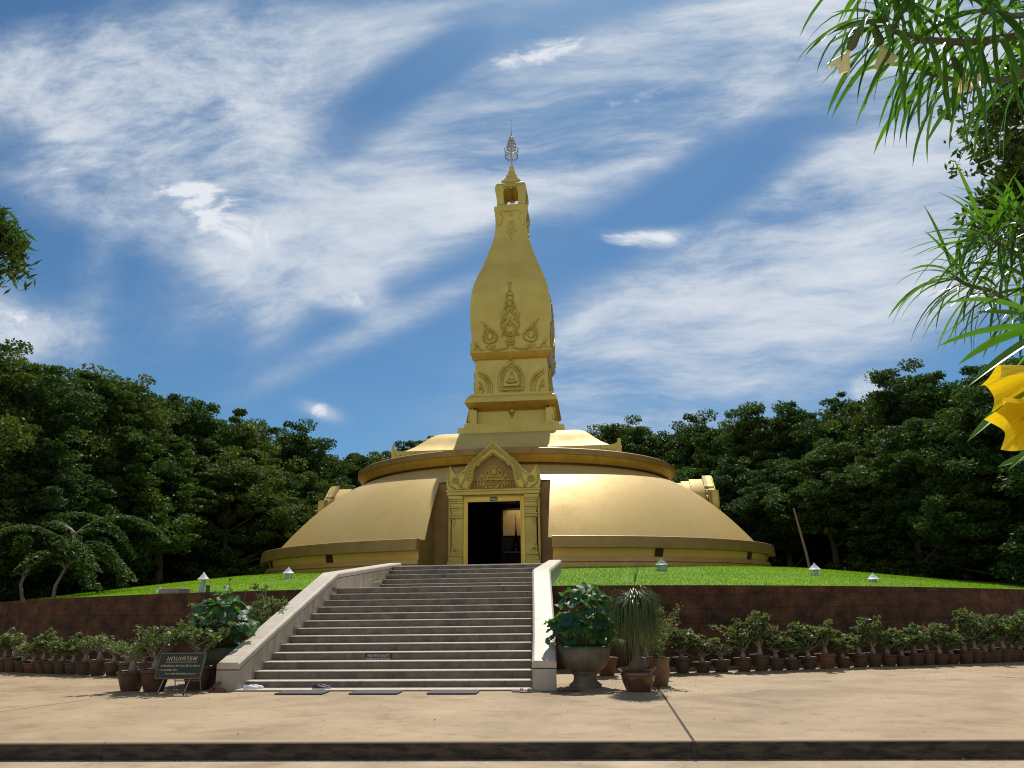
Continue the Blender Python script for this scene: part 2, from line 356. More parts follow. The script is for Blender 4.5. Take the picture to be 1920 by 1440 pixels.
WATER = mat('dark_pot_water', (.01, .015, .008), .1)
SOIL = mat('pot_soil', (.05, .035, .022), .95)
BARK = mat('grey_bark', (.15, .115, .08), .85, 0, (.08, .06, .042), 5, 7, stretch=(1,1,.3), bump=(14, .5, .02))
STEM = mat('plant_stem', (.30, .25, .18), .7, 0, (.18, .15, .1), 14, 5)
GSTEM = mat('green_stem', (.10, .14, .045), .6)
PINK = leafmat('pink_petal', (.62, .10, .15), (.72, .30, .32), .5, .2, (1.2, .9, .9))
YELLOW = leafmat('yellow_petal', (.72, .46, .004), (.92, .74, .03), .35, .4, (1.1, 1.05, .6))
PALE = leafmat('pale_yellow_petal', (.80, .78, .50), (.86, .84, .66), .4, .35, (1.1, 1.05, .8))
RUBBER = mat('dark_mat', (.035, .03, .035), .75, 0, (.06, .05, .055), 40, 3, bump=(120, .5, .004))
SIGNG = mat('sign_green', (.012, .022, .010), .55)
SIGNF = mat('sign_frame', (.11, .10, .05), .45)
GOLDTX = mat('sign_gold_letters', (.55, .42, .20), .4)
PLAQ = mat('maroon_plaque', (.045, .014, .018), .4)
PLAQL = mat('plaque_letters', (.62, .56, .56), .5)
PLAQP = mat('plaque_pink_strip', (.36, .20, .20), .5)
STEEL = mat('steel_tube', (.28, .25, .23), .35, .6)
LENS = mat('lamp_lens', (.14, .13, .12), .2)
LEAF_A = leafmat('leaf_dark', (.026, .056, .011), (.080, .126, .023), .6, .26, spec=.16)
LEAF_B = leafmat('leaf_olive', (.036, .060, .010), (.112, .142, .026), .6, .26, spec=.16)
LEAF_C = leafmat('leaf_blue', (.020, .049, .013), (.062, .106, .026), .6, .24, spec=.16)
LITTER = leafmat('dry_leaf', (.12, .075, .03), (.30, .20, .085), .7, .1)
GRIT = mat('dark_grit', (.06, .047, .03), .9, 0, (.16, .12, .08), 9, 3)
LEAF_F = leafmat('leaf_frond', (.024, .052, .011), (.066, .105, .022), .55, .3, spec=.2)
LEAF_P = leafmat('leaf_desert_rose', (.060, .095, .030), (.21, .23, .09), .5, .28, spec=.25)
LEAF_L = leafmat('leaf_lotus', (.026, .085, .050), (.10, .19, .032), .5, .42, (1.5, 2.2, .5))
LEAF_O = leafmat('leaf_oleander', (.034, .100, .012), (.090, .195, .024), .24, .42, (1.7, 2.0, .45), .6)
LEAF_K = leafmat('leaf_ponytail', (.030, .075, .014), (.16, .16, .035), .4, .2)
def grassmat():
    m = leafmat('grass_blade', (.13, .26, .010), (.25, .40, .024), .7, .5, (1.3, 1.4, .5), spec=.15)
    t = m.node_tree; a = [n for n in t.nodes if n.type == 'ATTRIBUTE'][0]; mx = [n for n in t.nodes if n.type == 'MIX'][0]
    x = t.nodes.new('ShaderNodeMix'); x.data_type = 'RGBA'; x.inputs[7].default_value = (.42, .40, .10, 1)
    r = t.nodes.new('ShaderNodeMapRange'); r.inputs[1].default_value = 1.05; r.inputs[2].default_value = 1.9; r.inputs[4].default_value = .9; t.links.new(a.outputs['Fac'], r.inputs[0]); t.links.new(r.outputs[0], x.inputs[0])
    tgt = [(l.to_socket) for l in mx.outputs[2].links]
    t.links.new(mx.outputs[2], x.inputs[6])
    for k in tgt: t.links.new(x.outputs[2], k)
    return m
GRASS = grassmat()

def wall_material():
    m = bpy.data.materials.new('laterite_block'); m.use_nodes = True; t = m.node_tree; b = t.nodes['Principled BSDF']
    uv = t.nodes.new('ShaderNodeUVMap')
    br = t.nodes.new('ShaderNodeTexBrick'); br.inputs['Scale'].default_value = 1; br.inputs['Brick Width'].default_value = .62; br.inputs['Row Height'].default_value = .31
    br.inputs['Mortar Size'].default_value = .010; br.inputs['Mortar Smooth'].default_value = .6; br.inputs['Color1'].default_value = (.122, .047, .0145, 1); br.inputs['Color2'].default_value = (.088, .034, .0108, 1); br.inputs['Mortar'].default_value = (.040, .016, .007, 1)
    t.links.new(uv.outputs[0], br.inputs['Vector'])
    n = t.nodes.new('ShaderNodeTexNoise'); n.inputs['Scale'].default_value = 2.6; n.inputs['Detail'].default_value = 10; n.inputs['Roughness'].default_value = .7; t.links.new(uv.outputs[0], n.inputs['Vector'])
    r = t.nodes.new('ShaderNodeMapRange'); r.inputs[1].default_value = .36; r.inputs[2].default_value = .66; r.inputs[3].default_value = .30; r.inputs[4].default_value = 1.45; t.links.new(n.outputs[0], r.inputs[0])
    x = t.nodes.new('ShaderNodeMix'); x.data_type = 'RGBA'; x.blend_type = 'MULTIPLY'; x.inputs[0].default_value = 1
    t.links.new(br.outputs[0], x.inputs[6]); t.links.new(r.outputs[0], x.inputs[7]); t.links.new(x.outputs[2], b.inputs['Base Color'])
    mp = t.nodes.new('ShaderNodeMapping'); mp.inputs['Scale'].default_value = (1.0, 1.3, 1); t.links.new(uv.outputs[0], mp.inputs[0])
    n3 = t.nodes.new('ShaderNodeTexNoise'); n3.inputs['Scale'].default_value = 1.4; n3.inputs['Detail'].default_value = 9; n3.inputs['Roughness'].default_value = .65; t.links.new(mp.outputs[0], n3.inputs['Vector'])
    r3 = t.nodes.new('ShaderNodeMapRange'); r3.inputs[1].default_value = .50; r3.inputs[2].default_value = .70; r3.inputs[4].default_value = .75; t.links.new(n3.outputs[0], r3.inputs[0])
    x3 = t.nodes.new('ShaderNodeMix'); x3.data_type = 'RGBA'; x3.inputs[7].default_value = (.020, .011, .007, 1); t.links.new(r3.outputs[0], x3.inputs[0]); t.links.new(x.outputs[2], x3.inputs[6]); t.links.new(x3.outputs[2], b.inputs['Base Color'])
    b.inputs['Roughness'].default_value = .9
    n2 = t.nodes.new('ShaderNodeTexNoise'); n2.inputs['Scale'].default_value = 28; n2.inputs['Detail'].default_value = 6; t.links.new(uv.outputs[0], n2.inputs['Vector'])
    bp = t.nodes.new('ShaderNodeBump'); bp.inputs['Strength'].default_value = .6; bp.inputs['Distance'].default_value = .03; t.links.new(n2.outputs[0], bp.inputs['Height']); t.links.new(bp.outputs[0], b.inputs['Normal'])
    return m
LATERITE = wall_material()

# ------------------------------------------------------------------ setting
YC = 24.2                    # axis of the stupa
EA, EB = 23.9, 20.65          # half axes of the retaining wall
def wall_top(x): return 1.80 - .001*min(x*x, 250.0)
def kerb_y(x): return -5.23 + .042*x

def struct(o): o['kind'] = 'structure'; return o
g = MB(); S_ = 1200
g.add([(-S_, kerb_y(-60)-3, -.215), (S_, kerb_y(60)-3, -.215), (S_, S_, -.215), (-S_, S_, -.215)], [(0,1,2,3)])
struct(g.build('ground', FLOOR, smooth=0))
g = MB(); g.add([(-80, -60, -.185), (80, -60, -.185), (80, kerb_y(80)+.02, -.185), (-80, kerb_y(-80)+.02, -.185)], [(0,1,2,3)])
struct(g.build('road', ROAD, smooth=0))
# terrace in slabs: top sheet with worn joints
g = MB()
def slab(x0, x1, y0f, y1):
    g.add([(x0, y0f(x0), 0), (x1, y0f(x1), 0), (x1, y1, 0), (x0, y1, 0)], [(0,1,2,3)])
slab(-60, 4.79, lambda x: kerb_y(x)+.10, 30); slab(4.825, 60, lambda x: kerb_y(x)+.10, 30)
struct(g.build('terrace_pavement', CONC, smooth=0))
g = MB()
def kseg(x0, x1):
    b = []
    for y, z in ((0, -.21), (0, -.03), (.025, -.004), (.06, .003), (.11, .003), (.11, -.21)):
        b.append((y, z))
    n = len(b); vs = [(x, kerb_y(x)+y, z) for x in (x0, x1) for y, z in b]
    g.add(vs, [(i, i+n, i+n+1, i+1) for i in range(n-1)] + [tuple(range(n)), tuple(range(2*n-1, n-1, -1))])
for x0, x1 in ((-60, -1.9), (-1.893, 4.79), (4.825, 60)): kseg(x0, x1)
def kerb_mat():
    m = KERB; t = m.node_tree; b = t.nodes['Principled BSDF']
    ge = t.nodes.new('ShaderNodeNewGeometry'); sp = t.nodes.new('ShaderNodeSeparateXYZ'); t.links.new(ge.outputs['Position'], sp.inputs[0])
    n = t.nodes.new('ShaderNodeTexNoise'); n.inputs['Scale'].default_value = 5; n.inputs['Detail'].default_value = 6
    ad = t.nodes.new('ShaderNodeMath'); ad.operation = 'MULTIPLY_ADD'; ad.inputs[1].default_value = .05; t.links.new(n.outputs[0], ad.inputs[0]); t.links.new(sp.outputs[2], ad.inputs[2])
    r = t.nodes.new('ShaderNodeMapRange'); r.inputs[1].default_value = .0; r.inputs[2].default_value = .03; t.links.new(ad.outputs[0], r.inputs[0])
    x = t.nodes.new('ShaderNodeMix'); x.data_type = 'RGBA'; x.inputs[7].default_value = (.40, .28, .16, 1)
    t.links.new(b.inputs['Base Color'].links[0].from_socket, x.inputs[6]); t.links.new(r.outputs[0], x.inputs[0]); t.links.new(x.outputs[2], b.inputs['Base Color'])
kerb_mat()
struct(g.build('kerb', KERB, smooth=50))
# dark soil in the joints
g = MB()
g.box(4.785, 4.83, kerb_y(4.8)-.01, 2.8, -.205, -.006)
struct(g.build('pavement_joint', JOINT, smooth=0))
def crack(pts, w):
    g = MB(); rr = random.Random(3); P = []
    for i in range(len(pts)-1):
        for k in range(14):
            f = k/14; a = Vector(pts[i]); b_ = Vector(pts[i+1]); p = a.lerp(b_, f)
            P.append((p.x+rr.uniform(-.012,.012), p.y+rr.uniform(-.012,.012), w*rr.uniform(.5, 1.3)))
    vs = []
    d = (Vector(pts[-1])-Vector(pts[0])).normalized(); nrm = Vector((-d.y, d.x))
    for x, y, ww in P: vs += [(x+nrm.x*ww, y+nrm.y*ww, .004), (x-nrm.x*ww, y-nrm.y*ww, .004)]
    g.add(vs, [(2*i, 2*i+1, 2*i+3, 2*i+2) for i in range(len(P)-1)])
    struct(g.build('pavement_crack', JOINT, smooth=0))
crack([(-5.75, -4.9), (-4.45, -.7), (-4.2, .1)], .008)
crack([(11.0, 1.97), (11.6, 1.3), (14.2, -2.5)], .014)
crack([(4.80, -.45), (4.30, 1.2)], .010)

# retaining wall: two curved runs that meet the stair parapets
def wall():
    vs = []; fs = []; uvs = []
    th0 = math.asin(2.72/EA); T = .42
    for sgn in (-1, 1):
        n = 150; o = len(vs); s = 0.0; pv = None
        for i in range(n+1):
            th = th0+(math.pi*.93-th0)*i/n
            xo, yo = sgn*EA*math.sin(th), YC-EB*math.cos(th); xi, yi = sgn*(EA-T)*math.sin(th), YC-(EB-T)*math.cos(th)
            if pv: s += math.hypot(xo-pv[0], yo-pv[1])
            pv = (xo, yo); zt = wall_top(xo)
            vs += [(xo, yo, -.2), (xo, yo, zt), (xi, yi, zt), (xi, yi, -.2)]
            uvs += [(s*sgn, -.2), (s*sgn, zt), (s*sgn, zt+T), (s*sgn, zt+T+1.5)]
        for i in range(n):
            a = o+i*4
            for j in range(3):
                f = (a+j, a+4+j, a+5+j, a+j+1); fs.append(f if sgn > 0 else f[::-1])
        fs.append((o, o+1, o+2, o+3)); fs.append((o+n*4, o+n*4+1, o+n*4+2, o+n*4+3))
    me = bpy.data.meshes.new('retaining_wall'); me.from_pydata(vs, [], fs); me.update()
    ul = me.uv_layers.new(name='UVMap')
    for lp in me.loops: ul.data[lp.index].uv = uvs[lp.vertex_index]
    o = link('retaining_wall', me, LATERITE, smooth=30)
    tag(o, 'long curved dark red laterite block wall holding up the lawn', 'wall')
wall()

# lawn mound
def lawn_z(x, y):
    rho = np.sqrt((x/(EA-.42))**2+((y-YC)/(EB-.42))**2)
    zt = 1.80-.001*np.minimum(x*x, 250.0)
    f = np.clip((1-rho)/(1-.585), 0, 1)
    return zt-.03+(2.55-zt)*f**1.1
def lawn():
    vs = []; fs = []; nth, nr = 220, 16
    for i in range(nth):
        th = 2*math.pi*i/nth
        for j in range(nr):
            q = .998-.52*j/(nr-1)
            x = (EA-.42)*q*math.sin(th); y = YC-(EB-.42)*q*math.cos(th)
            vs.append((x, y, float(lawn_z(x, y))))
    for i in range(nth):
        for j in range(nr-1):
            a = i*nr+j; b = ((i+1) % nth)*nr+j
            xm = (vs[a][0]+vs[b][0])/2; ym = (vs[a][1]+vs[a+1][1])/2
            if abs(xm) < 2.55 and ym < 14: continue
            fs.append((a, b, b+1, a+1))
    g = MB(); g.v = vs; g.f = fs
    struct(g.build('lawn', LAWN, smooth=180))
lawn()
def grass():
    n = 300000
    th = rng.uniform(-1.9, 1.9, n); q = np.sqrt(rng.uniform(.48**2, .992**2, n))
    x = (EA-.42)*q*np.sin(th); y = YC-(EB-.42)*q*np.cos(th)
    k = ~((np.abs(x) < 2.74) & (y < 14)) & (np.hypot(x, y-YC) > 11.95)
    near = np.hypot(x-CAM.x, y-CAM.y) < 36
    k &= near; x, y = x[k], y[k]; n = len(x)
    z = lawn_z(x, y)-.01; a = rng.uniform(0, 2*math.pi, n); h = rng.uniform(.025, .055, n)*(1+.5*(rng.uniform(0, 1, n) > .93)); w = rng.uniform(.008, .016, n)
    lx, ly = rng.normal(0, .025, n), rng.normal(0, .025, n)
    v = np.zeros((n, 3, 3)); v[:, 0] = np.stack([x-np.cos(a)*w, y-np.sin(a)*w, z], -1); v[:, 1] = np.stack([x+np.cos(a)*w, y+np.sin(a)*w, z], -1)
    v[:, 2] = np.stack([x+lx, y+ly, z+h], -1)
    patch = .42+.26*np.sin(x*1.3+np.sin(y*.9)*2)*np.sin(y*1.1+x*.4)+.22*np.sin(x*.37+1.3*np.sin(y*.31))*np.sin(y*.53+.7)
    dry = rng.uniform(0, 1, n) < .05+.16*np.clip(np.sin(x*.8+2*np.sin(y*.45))*np.sin(y*.9-x*.3)-.35, 0, 1); tint = np.repeat(np.where(dry, rng.uniform(1.3, 1.9, n), np.clip(patch+rng.normal(0, .15, n), 0, 1)), 3)
    o = np_mesh('lawn_grass', v.reshape(-1, 3), np.arange(3*n).reshape(-1, 3), GRASS, tint=tint)
    tag(o, 'bright mown grass covering the mound round the shrine', 'grass', kind='stuff')
grass()

# ------------------------------------------------------------------ staircase
ST = thing('staircase', 'broad grey granite staircase climbing to the golden shrine door', 'staircase', (0, 0, 0))
TR_, RI = .336, .14
def half_w(y): return 2.648*(1-.0287*max(0, min(y, 4.1))) if y < 4.1 else 2.337
def make_step(k, y, z, hw, depth, riser):
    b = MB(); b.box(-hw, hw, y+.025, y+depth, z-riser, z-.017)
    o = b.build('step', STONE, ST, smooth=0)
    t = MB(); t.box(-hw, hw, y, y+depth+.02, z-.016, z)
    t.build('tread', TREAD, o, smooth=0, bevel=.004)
make_step(0, -.36, .028, 2.665, .40, .027)
for k in range(1, 13): make_step(k, (k-1)*TR_, k*RI, half_w((k-1)*TR_)-.004, TR_+.03, RI if k > 1 else RI-.029)
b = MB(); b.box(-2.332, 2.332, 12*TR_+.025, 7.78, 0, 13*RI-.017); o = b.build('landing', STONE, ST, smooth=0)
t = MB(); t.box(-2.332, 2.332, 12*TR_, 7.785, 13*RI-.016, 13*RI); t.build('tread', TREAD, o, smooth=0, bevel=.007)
Y2 = 7.755
for k in range(14, 18): make_step(k, Y2+(k-14)*TR_, k*RI, 2.30, TR_+.03, RI)
b = MB(); b.box(-2.30, 2.30, Y2+4*TR_+.025, 10.22, .1, 18*RI-.032); b.box(-2.19, 2.19, 10.22, 16.5, .1, 18*RI-.034)
o = b.build('platform', STONE, ST, smooth=0)
t = MB(); t.box(-2.30, 2.30, Y2+4*TR_, 10.22, 18*RI-.031, 18*RI); t.box(-2.19, 2.19, 10.22, 16.5, 18*RI-.031, 18*RI-.002)
t.build('tread', TREAD, o, smooth=0, bevel=.006)
# parapets
PATH = [(-.27, .36), (4.10, 2.06), (10.25, 2.54)]      # y, underside of coping
def ppt(y):
    inner = 2.652*(1-.0287*max(0, min(y, 4.1))); inner = max(inner, 2.338); return inner, inner+.415
def parapet(sg):
    ys = [-.27, .8, 1.8, 2.8, 3.6, 4.1, 6, 8, 10.25]
    zs = [float(np.interp(y, [p[0] for p in PATH], [p[1] for p in PATH])) for y in ys]
    def loft(sec, mat_, nm, par, bev=0):
        g = MB(); m = None; vs = []
        for y, z in zip(ys, zs):
            i, o_ = ppt(y); p = sec(i, o_, z); m = len(p); vs += [(sg*x, y, zz) for x, zz in p]
        fs = []
        for a in range(len(ys)-1):
            for j in range(m):
                q = (a*m+j, a*m+(j+1) % m, (a+1)*m+(j+1) % m, (a+1)*m+j); fs.append(q if sg < 0 else q[::-1])
        fs += [tuple(range(m)) if sg > 0 else tuple(range(m-1, -1, -1)), tuple(range((len(ys)-1)*m, len(ys)*m))]
        g.add(vs, fs); return g.build(nm, mat_, par, smooth=25, bevel=bev)
    body = loft(lambda i, o_, z: [(i, -.02), (o_, -.02), (o_, z-.014), (i, z-.014)], PARA, 'parapet', ST)
    loft(lambda i, o_, z: [(i+.014, z-.014), (o_-.014, z-.014), (o_-.014, z+.002), (i+.014, z+.002)], JOINT, 'groove', body)
    loft(lambda i, o_, z: [(i-.006, z+.002), (o_+.006, z+.002), (o_+.006, z+.085), (o_-.03, z+.12), (i+.03, z+.12), (i-.006, z+.085)], COPE, 'coping', body, .006)
    for y, dz in ((1.95, .94), (3.85, 1.80), (8.75, 2.22)):
        i, _ = ppt(y); f = MB().box(min(sg*i, sg*(i-.02)), max(sg*i, sg*(i-.02)), y-.10, y+.10, dz-.055, dz+.055).build('step_light', STEEL, body, smooth=0, bevel=.005)
        MB().box(min(sg*(i-.021), sg*(i-.026)), max(sg*(i-.021), sg*(i-.026)), y-.06, y+.06, dz-.025, dz+.025).build('lens', LENS, f, smooth=0)
parapet(-1); parapet(1)

# warning plaque on the fourth riser
PQ = thing('shoe_notice', 'small maroon shoe removal notice fixed on a stair riser', 'sign', (-.44, 3*TR_+.012, .475))
MB().box(-.27, .27, 0, .013, -.062, .062).build('plate', PLAQ, PQ, smooth=0)
MB().box(-.262, .248, -.003, 0, -.055, -.018).build('strip', PLAQP, PQ, smooth=0)
def text(s, size, m, parent, loc, rot=(R(90), 0, 0), width=None, ext=.0015, name='lettering', shear=0):
    c = bpy.data.curves.new(name, 'FONT'); c.body = s; c.size = size; c.align_x = 'CENTER'; c.align_y = 'CENTER'; c.extrude = ext; c.shear = shear
    c.materials.append(m); o = bpy.data.objects.new(name, c); C.objects.link(o); o.parent = parent; o.location = loc; o.rotation_euler = rot
    bpy.context.view_layer.update(); dg = bpy.context.evaluated_depsgraph_get()
    me = bpy.data.meshes.new_from_object(o.evaluated_get(dg), depsgraph=dg)
    bpy.data.objects.remove(o); me.name = name
    xs = [v.co.x for v in me.vertices]
    k = width/(max(xs)-min(xs)) if width and xs else 1
    for v in me.vertices: v.co.x *= k
    o = bpy.data.objects.new(name, me); C.objects.link(o); o.parent = parent; o.location = loc; o.rotation_euler = rot
    return o
text('กรุณาถอดรองเท้า', .082, PLAQL, PQ, (0, -.004, .022), width=.43)
text('Please take off your shoes', .040, PLAQL, PQ, (-.01, -.006, -.037), width=.43)

# ------------------------------------------------------------------ golden shrine (stupa)
SH = thing('golden_stupa', 'golden stupa with a bottle shaped tower on a wide domed shrine', 'temple', (0, YC, 0))
def cur(pts, n=6, closed=False):
    """Catmull-Rom through 2-D points"""
    P = [Vector(p) for p in pts]; out = []
    m = len(P)
    rngi = range(m if closed else m-1)
    for i in rngi:
        p0 = P[(i-1) % m] if closed or i > 0 else P[0]; p1 = P[i]; p2 = P[(i+1) % m]; p3 = P[(i+2) % m] if closed or i < m-2 else P[-1]
        for k in range(n):
            t = k/n; out.append(.5*((2*p1)+(-p0+p2)*t+(2*p0-5*p1+4*p2-p3)*t*t+(-p0+3*p1-3*p2+p3)*t**3))
    if not closed: out.append(P[-1])
    return out
def spiral(cx, cy, r0, turns, a0, n=22, shrink=.15):
    return [Vector((cx+r0*(1-(1-shrink)*i/n)*math.cos(a0+turns*2*math.pi*i/n), cy+r0*(1-(1-shrink)*i/n)*math.sin(a0+turns*2*math.pi*i/n))) for i in range(n+1)]
PORT = 9.0     # portal distance from the axis
CUT = 2.2
DPROF = [(r, 6.88-.36*(r-7.3)-.108*(r-7.3)**2) for r in [7.3+.206*i for i in range(21)]]
CUTW = 2.36
def dz(r): return float(np.interp(r, [p[0] for p in DPROF], [p[1] for p in DPROF]))
def quad_rev(g, prof, n=26, lip=True, full=False, cut=CUT, only=None):
    """surface of revolution in local coordinates, interrupted at the four portals"""
    for q in (range(4) if only is None else (only,)):
        vs = []; m = len(prof)
        for r, z in prof:
            a0 = math.asin(cut/r) if not full else 0
            for j in range(n+1):
                a = q*math.pi/2+a0+(math.pi/2-2*a0)*j/n
                vs.append((r*math.sin(a), -r*math.cos(a), z))
        fs = []
        for i in range(m-1):
            for j in range(n):
                a = i*(n+1)+j; fs.append((a, a+n+1, a+n+2, a+1))
        g.add(vs, fs)
g = MB()
fine = [(r, dz(r)) for r in np.linspace(7.3, 9.0, 9)]
quad_rev(g, fine, 32, full=True)
outer = [(r, dz(r)) for r in np.linspace(9.0, 11.42, 14)]
quad_rev(g, outer, 32)
# thickness at the cut edges and over the portals
for q in range(4):
    ro = Matrix.Rotation(q*math.pi/2, 4, 'Z')
    for sg in (-1, 1):
        vs = []
        for r, z in outer: 
            y = -math.sqrt(r*r-CUT*CUT); vs += [ro @ Vector((sg*CUT, y, z)), ro @ Vector((sg*(CUT+.006), y+.03, z-.10))]
        g.add(vs, [(2*i, 2*i+1, 2*i+3, 2*i+2) for i in range(len(outer)-1)])
dome = g.build('dome', DOME, SH, smooth=40)
# rim band, recessed window strip, base courses
for q in range(4):
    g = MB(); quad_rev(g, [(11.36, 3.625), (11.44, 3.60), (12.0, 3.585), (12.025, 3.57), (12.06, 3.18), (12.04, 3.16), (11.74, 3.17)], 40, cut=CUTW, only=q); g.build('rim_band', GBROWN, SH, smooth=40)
strips = []
for q in range(4):
    g = MB(); quad_rev(g, [(11.70, 3.18), (11.62, 2.88)], 40, cut=CUTW, only=q); strips.append(g.build('window_strip', GSTRIP, SH, smooth=60))
def vent(adeg, q, wd=1.55):
    g = MB(); vs = []
    a0, a1 = R(adeg-wd/2), R(adeg+wd/2); n = 3
    for r, z in ((11.635, 2.885), (11.72, 3.17)):
        for j in range(n+1):
            a = a0+(a1-a0)*j/n; vs.append((r*math.sin(a), -r*math.cos(a), z))
    fs = [(j, j+1, n+2+j, n+1+j) for j in range(n)]
    g.add(vs, fs); o = g.build('vent', VENT, strips[q], smooth=0)
    sm = o.modifiers.new('thick', 'SOLIDIFY'); sm.thickness = .05; sm.offset = 1
for q in range(4):
    for ad in (31.4, 58.6): vent(q*90+ad, q)
for q in range(4):
    g = MB(); quad_rev(g, [(11.58, 2.89), (11.80, 2.875), (11.82, 2.72), (11.76, 2.705), (11.76, 2.685), (11.95, 2.67), (11.97, 2.30)], 40, cut=CUTW, only=q); g.build('base_course', GBASE, SH, smooth=40)
# walls of the four entrance cuts
for q in range(4):
    ro = Matrix.Rotation(q*math.pi/2, 4, 'Z')
    for sg in (-1, 1):
        pr = [(11.97, 2.3), (11.95, 2.67), (11.6, 2.88), (11.78, 3.17), (12.04, 3.16), (12.03, 3.57), (11.42, 3.59)]+[(r, z-.05) for r, z in outer[::-1]]
        g = MB()
        top = [Vector((sg*(CUTW+.004), -math.sqrt(max(.1, r*r-CUTW*CUTW)), z)) for r, z in pr]
        top += [Vector((sg*(CUTW+.004), -8.0, 5.85)), Vector((sg*(CUTW+.004), -8.0, 2.3))]
        vs = [ro @ v for v in top]; f = tuple(range(len(vs)))
        g.add(vs, [f if sg > 0 else f[::-1]])
        x0, x1 = sorted((sg*1.70, sg*(CUTW+.003)))
        b_ = MB().box(x0, x1, -8.68, -8.40, 2.3, 5.93); b_.xf(ro)
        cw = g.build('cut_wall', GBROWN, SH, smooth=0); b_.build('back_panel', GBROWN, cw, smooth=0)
# ring cornice
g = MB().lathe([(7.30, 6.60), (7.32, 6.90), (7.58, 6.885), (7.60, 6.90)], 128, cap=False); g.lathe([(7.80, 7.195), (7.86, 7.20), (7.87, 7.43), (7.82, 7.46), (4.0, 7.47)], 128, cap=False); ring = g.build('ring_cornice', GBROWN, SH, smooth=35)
MB().lathe([(7.60, 6.90), (7.66, 6.97), (7.74, 7.08), (7.80, 7.195)], 128, cap=False).build('ring_cove', GCOVE, ring, smooth=60)
# square concave roof under the tower
RF = [(5.02, 7.93), (4.86, 7.97), (4.65, 8.04), (4.44, 8.17), (4.25, 8.30), (4.05, 8.48), (3.86, 8.66), (3.68, 8.82), (3.48, 8.96), (3.28, 9.05), (3.0, 9.12), (2.77, 9.165), (2.4, 9.17)]
g = MB().sqloft(RF); g.sqloft([(4.85, 7.46), (4.85, 7.60)]); roof = g.build('lower_roof', ROOFG, SH, smooth=40)
g = MB()
for q in range(4):
    ro = Matrix.Rotation(q*math.pi/2, 4, 'Z')
    h = 5.13 if q % 2 == 0 else 5.126; top = [(-h, 8.22), (-h+.12, 8.07), (-h+.3, 7.98), (-h+.55, 7.95)]
    ol = [(-h, 7.56)]+top+[(-x, z) for x, z in top[::-1]]+[(h, 7.56)]
    b_ = MB().prism(ol, -5.13 if q % 2 == 0 else -5.128, -h+.14); b_.xf(ro); g.add(b_.v, b_.f)
    b_ = MB()
    for k in range(-5, 6):
        x = k*.92
        for sg in (-1, 1):
            pts = [(x+sg*.40, 7.88), (x+sg*.22, 7.70), (x+sg*.05, 7.66), (x+sg*.06, 7.76), (x+sg*.16, 7.78)]
            b_.tube([(p.x, -h-.012, p.y) for p in cur(pts, 4)], .022, 5)
    b_.xf(ro); g.add(b_.v, b_.f)
g.build('roof_fascia', GOLD, roof, smooth=40)

# tower
TP = [(2.575, 9.14), (2.575, 9.50), (2.318, 9.501), (2.318, 9.72), (2.25, 9.73), (1.76, 9.74), (1.74, 10.46), (1.86, 10.50), (2.06, 10.62), (2.22, 10.76), (2.285, 10.82), (2.285, 10.87), (2.17, 11.12), (2.06, 11.19), (2.05, 11.30), (1.87, 11.31), (1.80, 13.10), (1.86, 13.14), (1.96, 13.28), (2.05, 13.44), (2.06, 13.52), (2.0, 13.66)]
BODY = [(2.0, 13.66), (1.985, 13.95), (1.985, 14.4), (2.01, 14.75), (2.035, 15.1), (2.05, 15.6), (2.035, 16.1), (2.005, 16.5), (1.95, 16.9), (1.86, 17.3), (1.75, 17.65), (1.63, 17.98), (1.50, 18.32), (1.37, 18.72), (1.25, 19.13), (1.12, 19.55), (.985, 20.0), (.90, 20.45), (.852, 20.85), (.828, 21.24), (.835, 21.5), (.87, 21.75), (.915, 21.92), (.915, 21.95), (.90, 22.18)]
ALLP = TP+BODY[1:]
def thw(z): return float(np.interp(z, [p[1] for p in ALLP], [p[0] for p in ALLP]))
plinth = MB().sqloft(TP).build('tower_base', TOWER, SH, smooth=30)
MB().sqloft([(1.752, 10.475), (1.872, 10.495), (2.072, 10.612), (2.232, 10.752), (2.292, 10.814)], cap=False).build('ledge_cove', GCOVE, plinth, smooth=30)
MB().sqloft([(1.812, 13.115), (1.872, 13.135), (1.972, 13.272), (2.062, 13.436)], cap=False).build('ledge_cove', GCOVE, plinth, smooth=30)
body = MB().sqloft(BODY).build('tower_body', TOWER, SH, smooth=30)
def four(o, parent):
    for q in (1, 2, 3):
        c = o.copy(); C.objects.link(c); c.parent = parent; c.rotation_euler = (0, 0, q*math.pi/2)
K4 = .00565
ZY = [-10, 0, 100, 200, 300, 480, 560, 640, 690, 707, 775, 1060, 1133, 1212, 1320, 1406]; ZZ = [18.33, 18.254, 17.476, 16.76, 16.085, 14.931, 14.44, 13.934, 13.62, 13.49, 13.154, 11.35, 10.82, 10.47, 9.73, 9.147]
def p4(x, y, off=.0, plane=None):
    z = float(np.interp(y, ZY, ZZ)); h = thw(z) if plane is None else plane
    return ((x-709)*K4, -h-off, z)
def strokes4(g, pts, r, off=0.01, mirror=True, n=5, plane=None):
    P = cur(pts, n)
    rs = [r*(.55+.45*math.sin(math.pi*min(1, max(.12, i/(len(P)-1)))) ) for i in range(len(P))]
    g.tube([p4(p.x, p.y, off+.028, plane) for p in P], [q*1.4 for q in rs], 6)
    if mirror: g.tube([p4(1418-p.x, p.y, off+.028, plane) for p in P], [q*1.4 for q in rs], 6)
def sp4(g, cx, cy, r, turns, a0, rad, off=.01, mirror=True, plane=None):
    P = spiral(cx, cy, r, turns, a0)
    g.tube([p4(p.x, p.y, off, plane) for p in P], rad, 5)
    if mirror: g.tube([p4(1418-p.x, p.y, off, plane) for p in P], rad, 5)
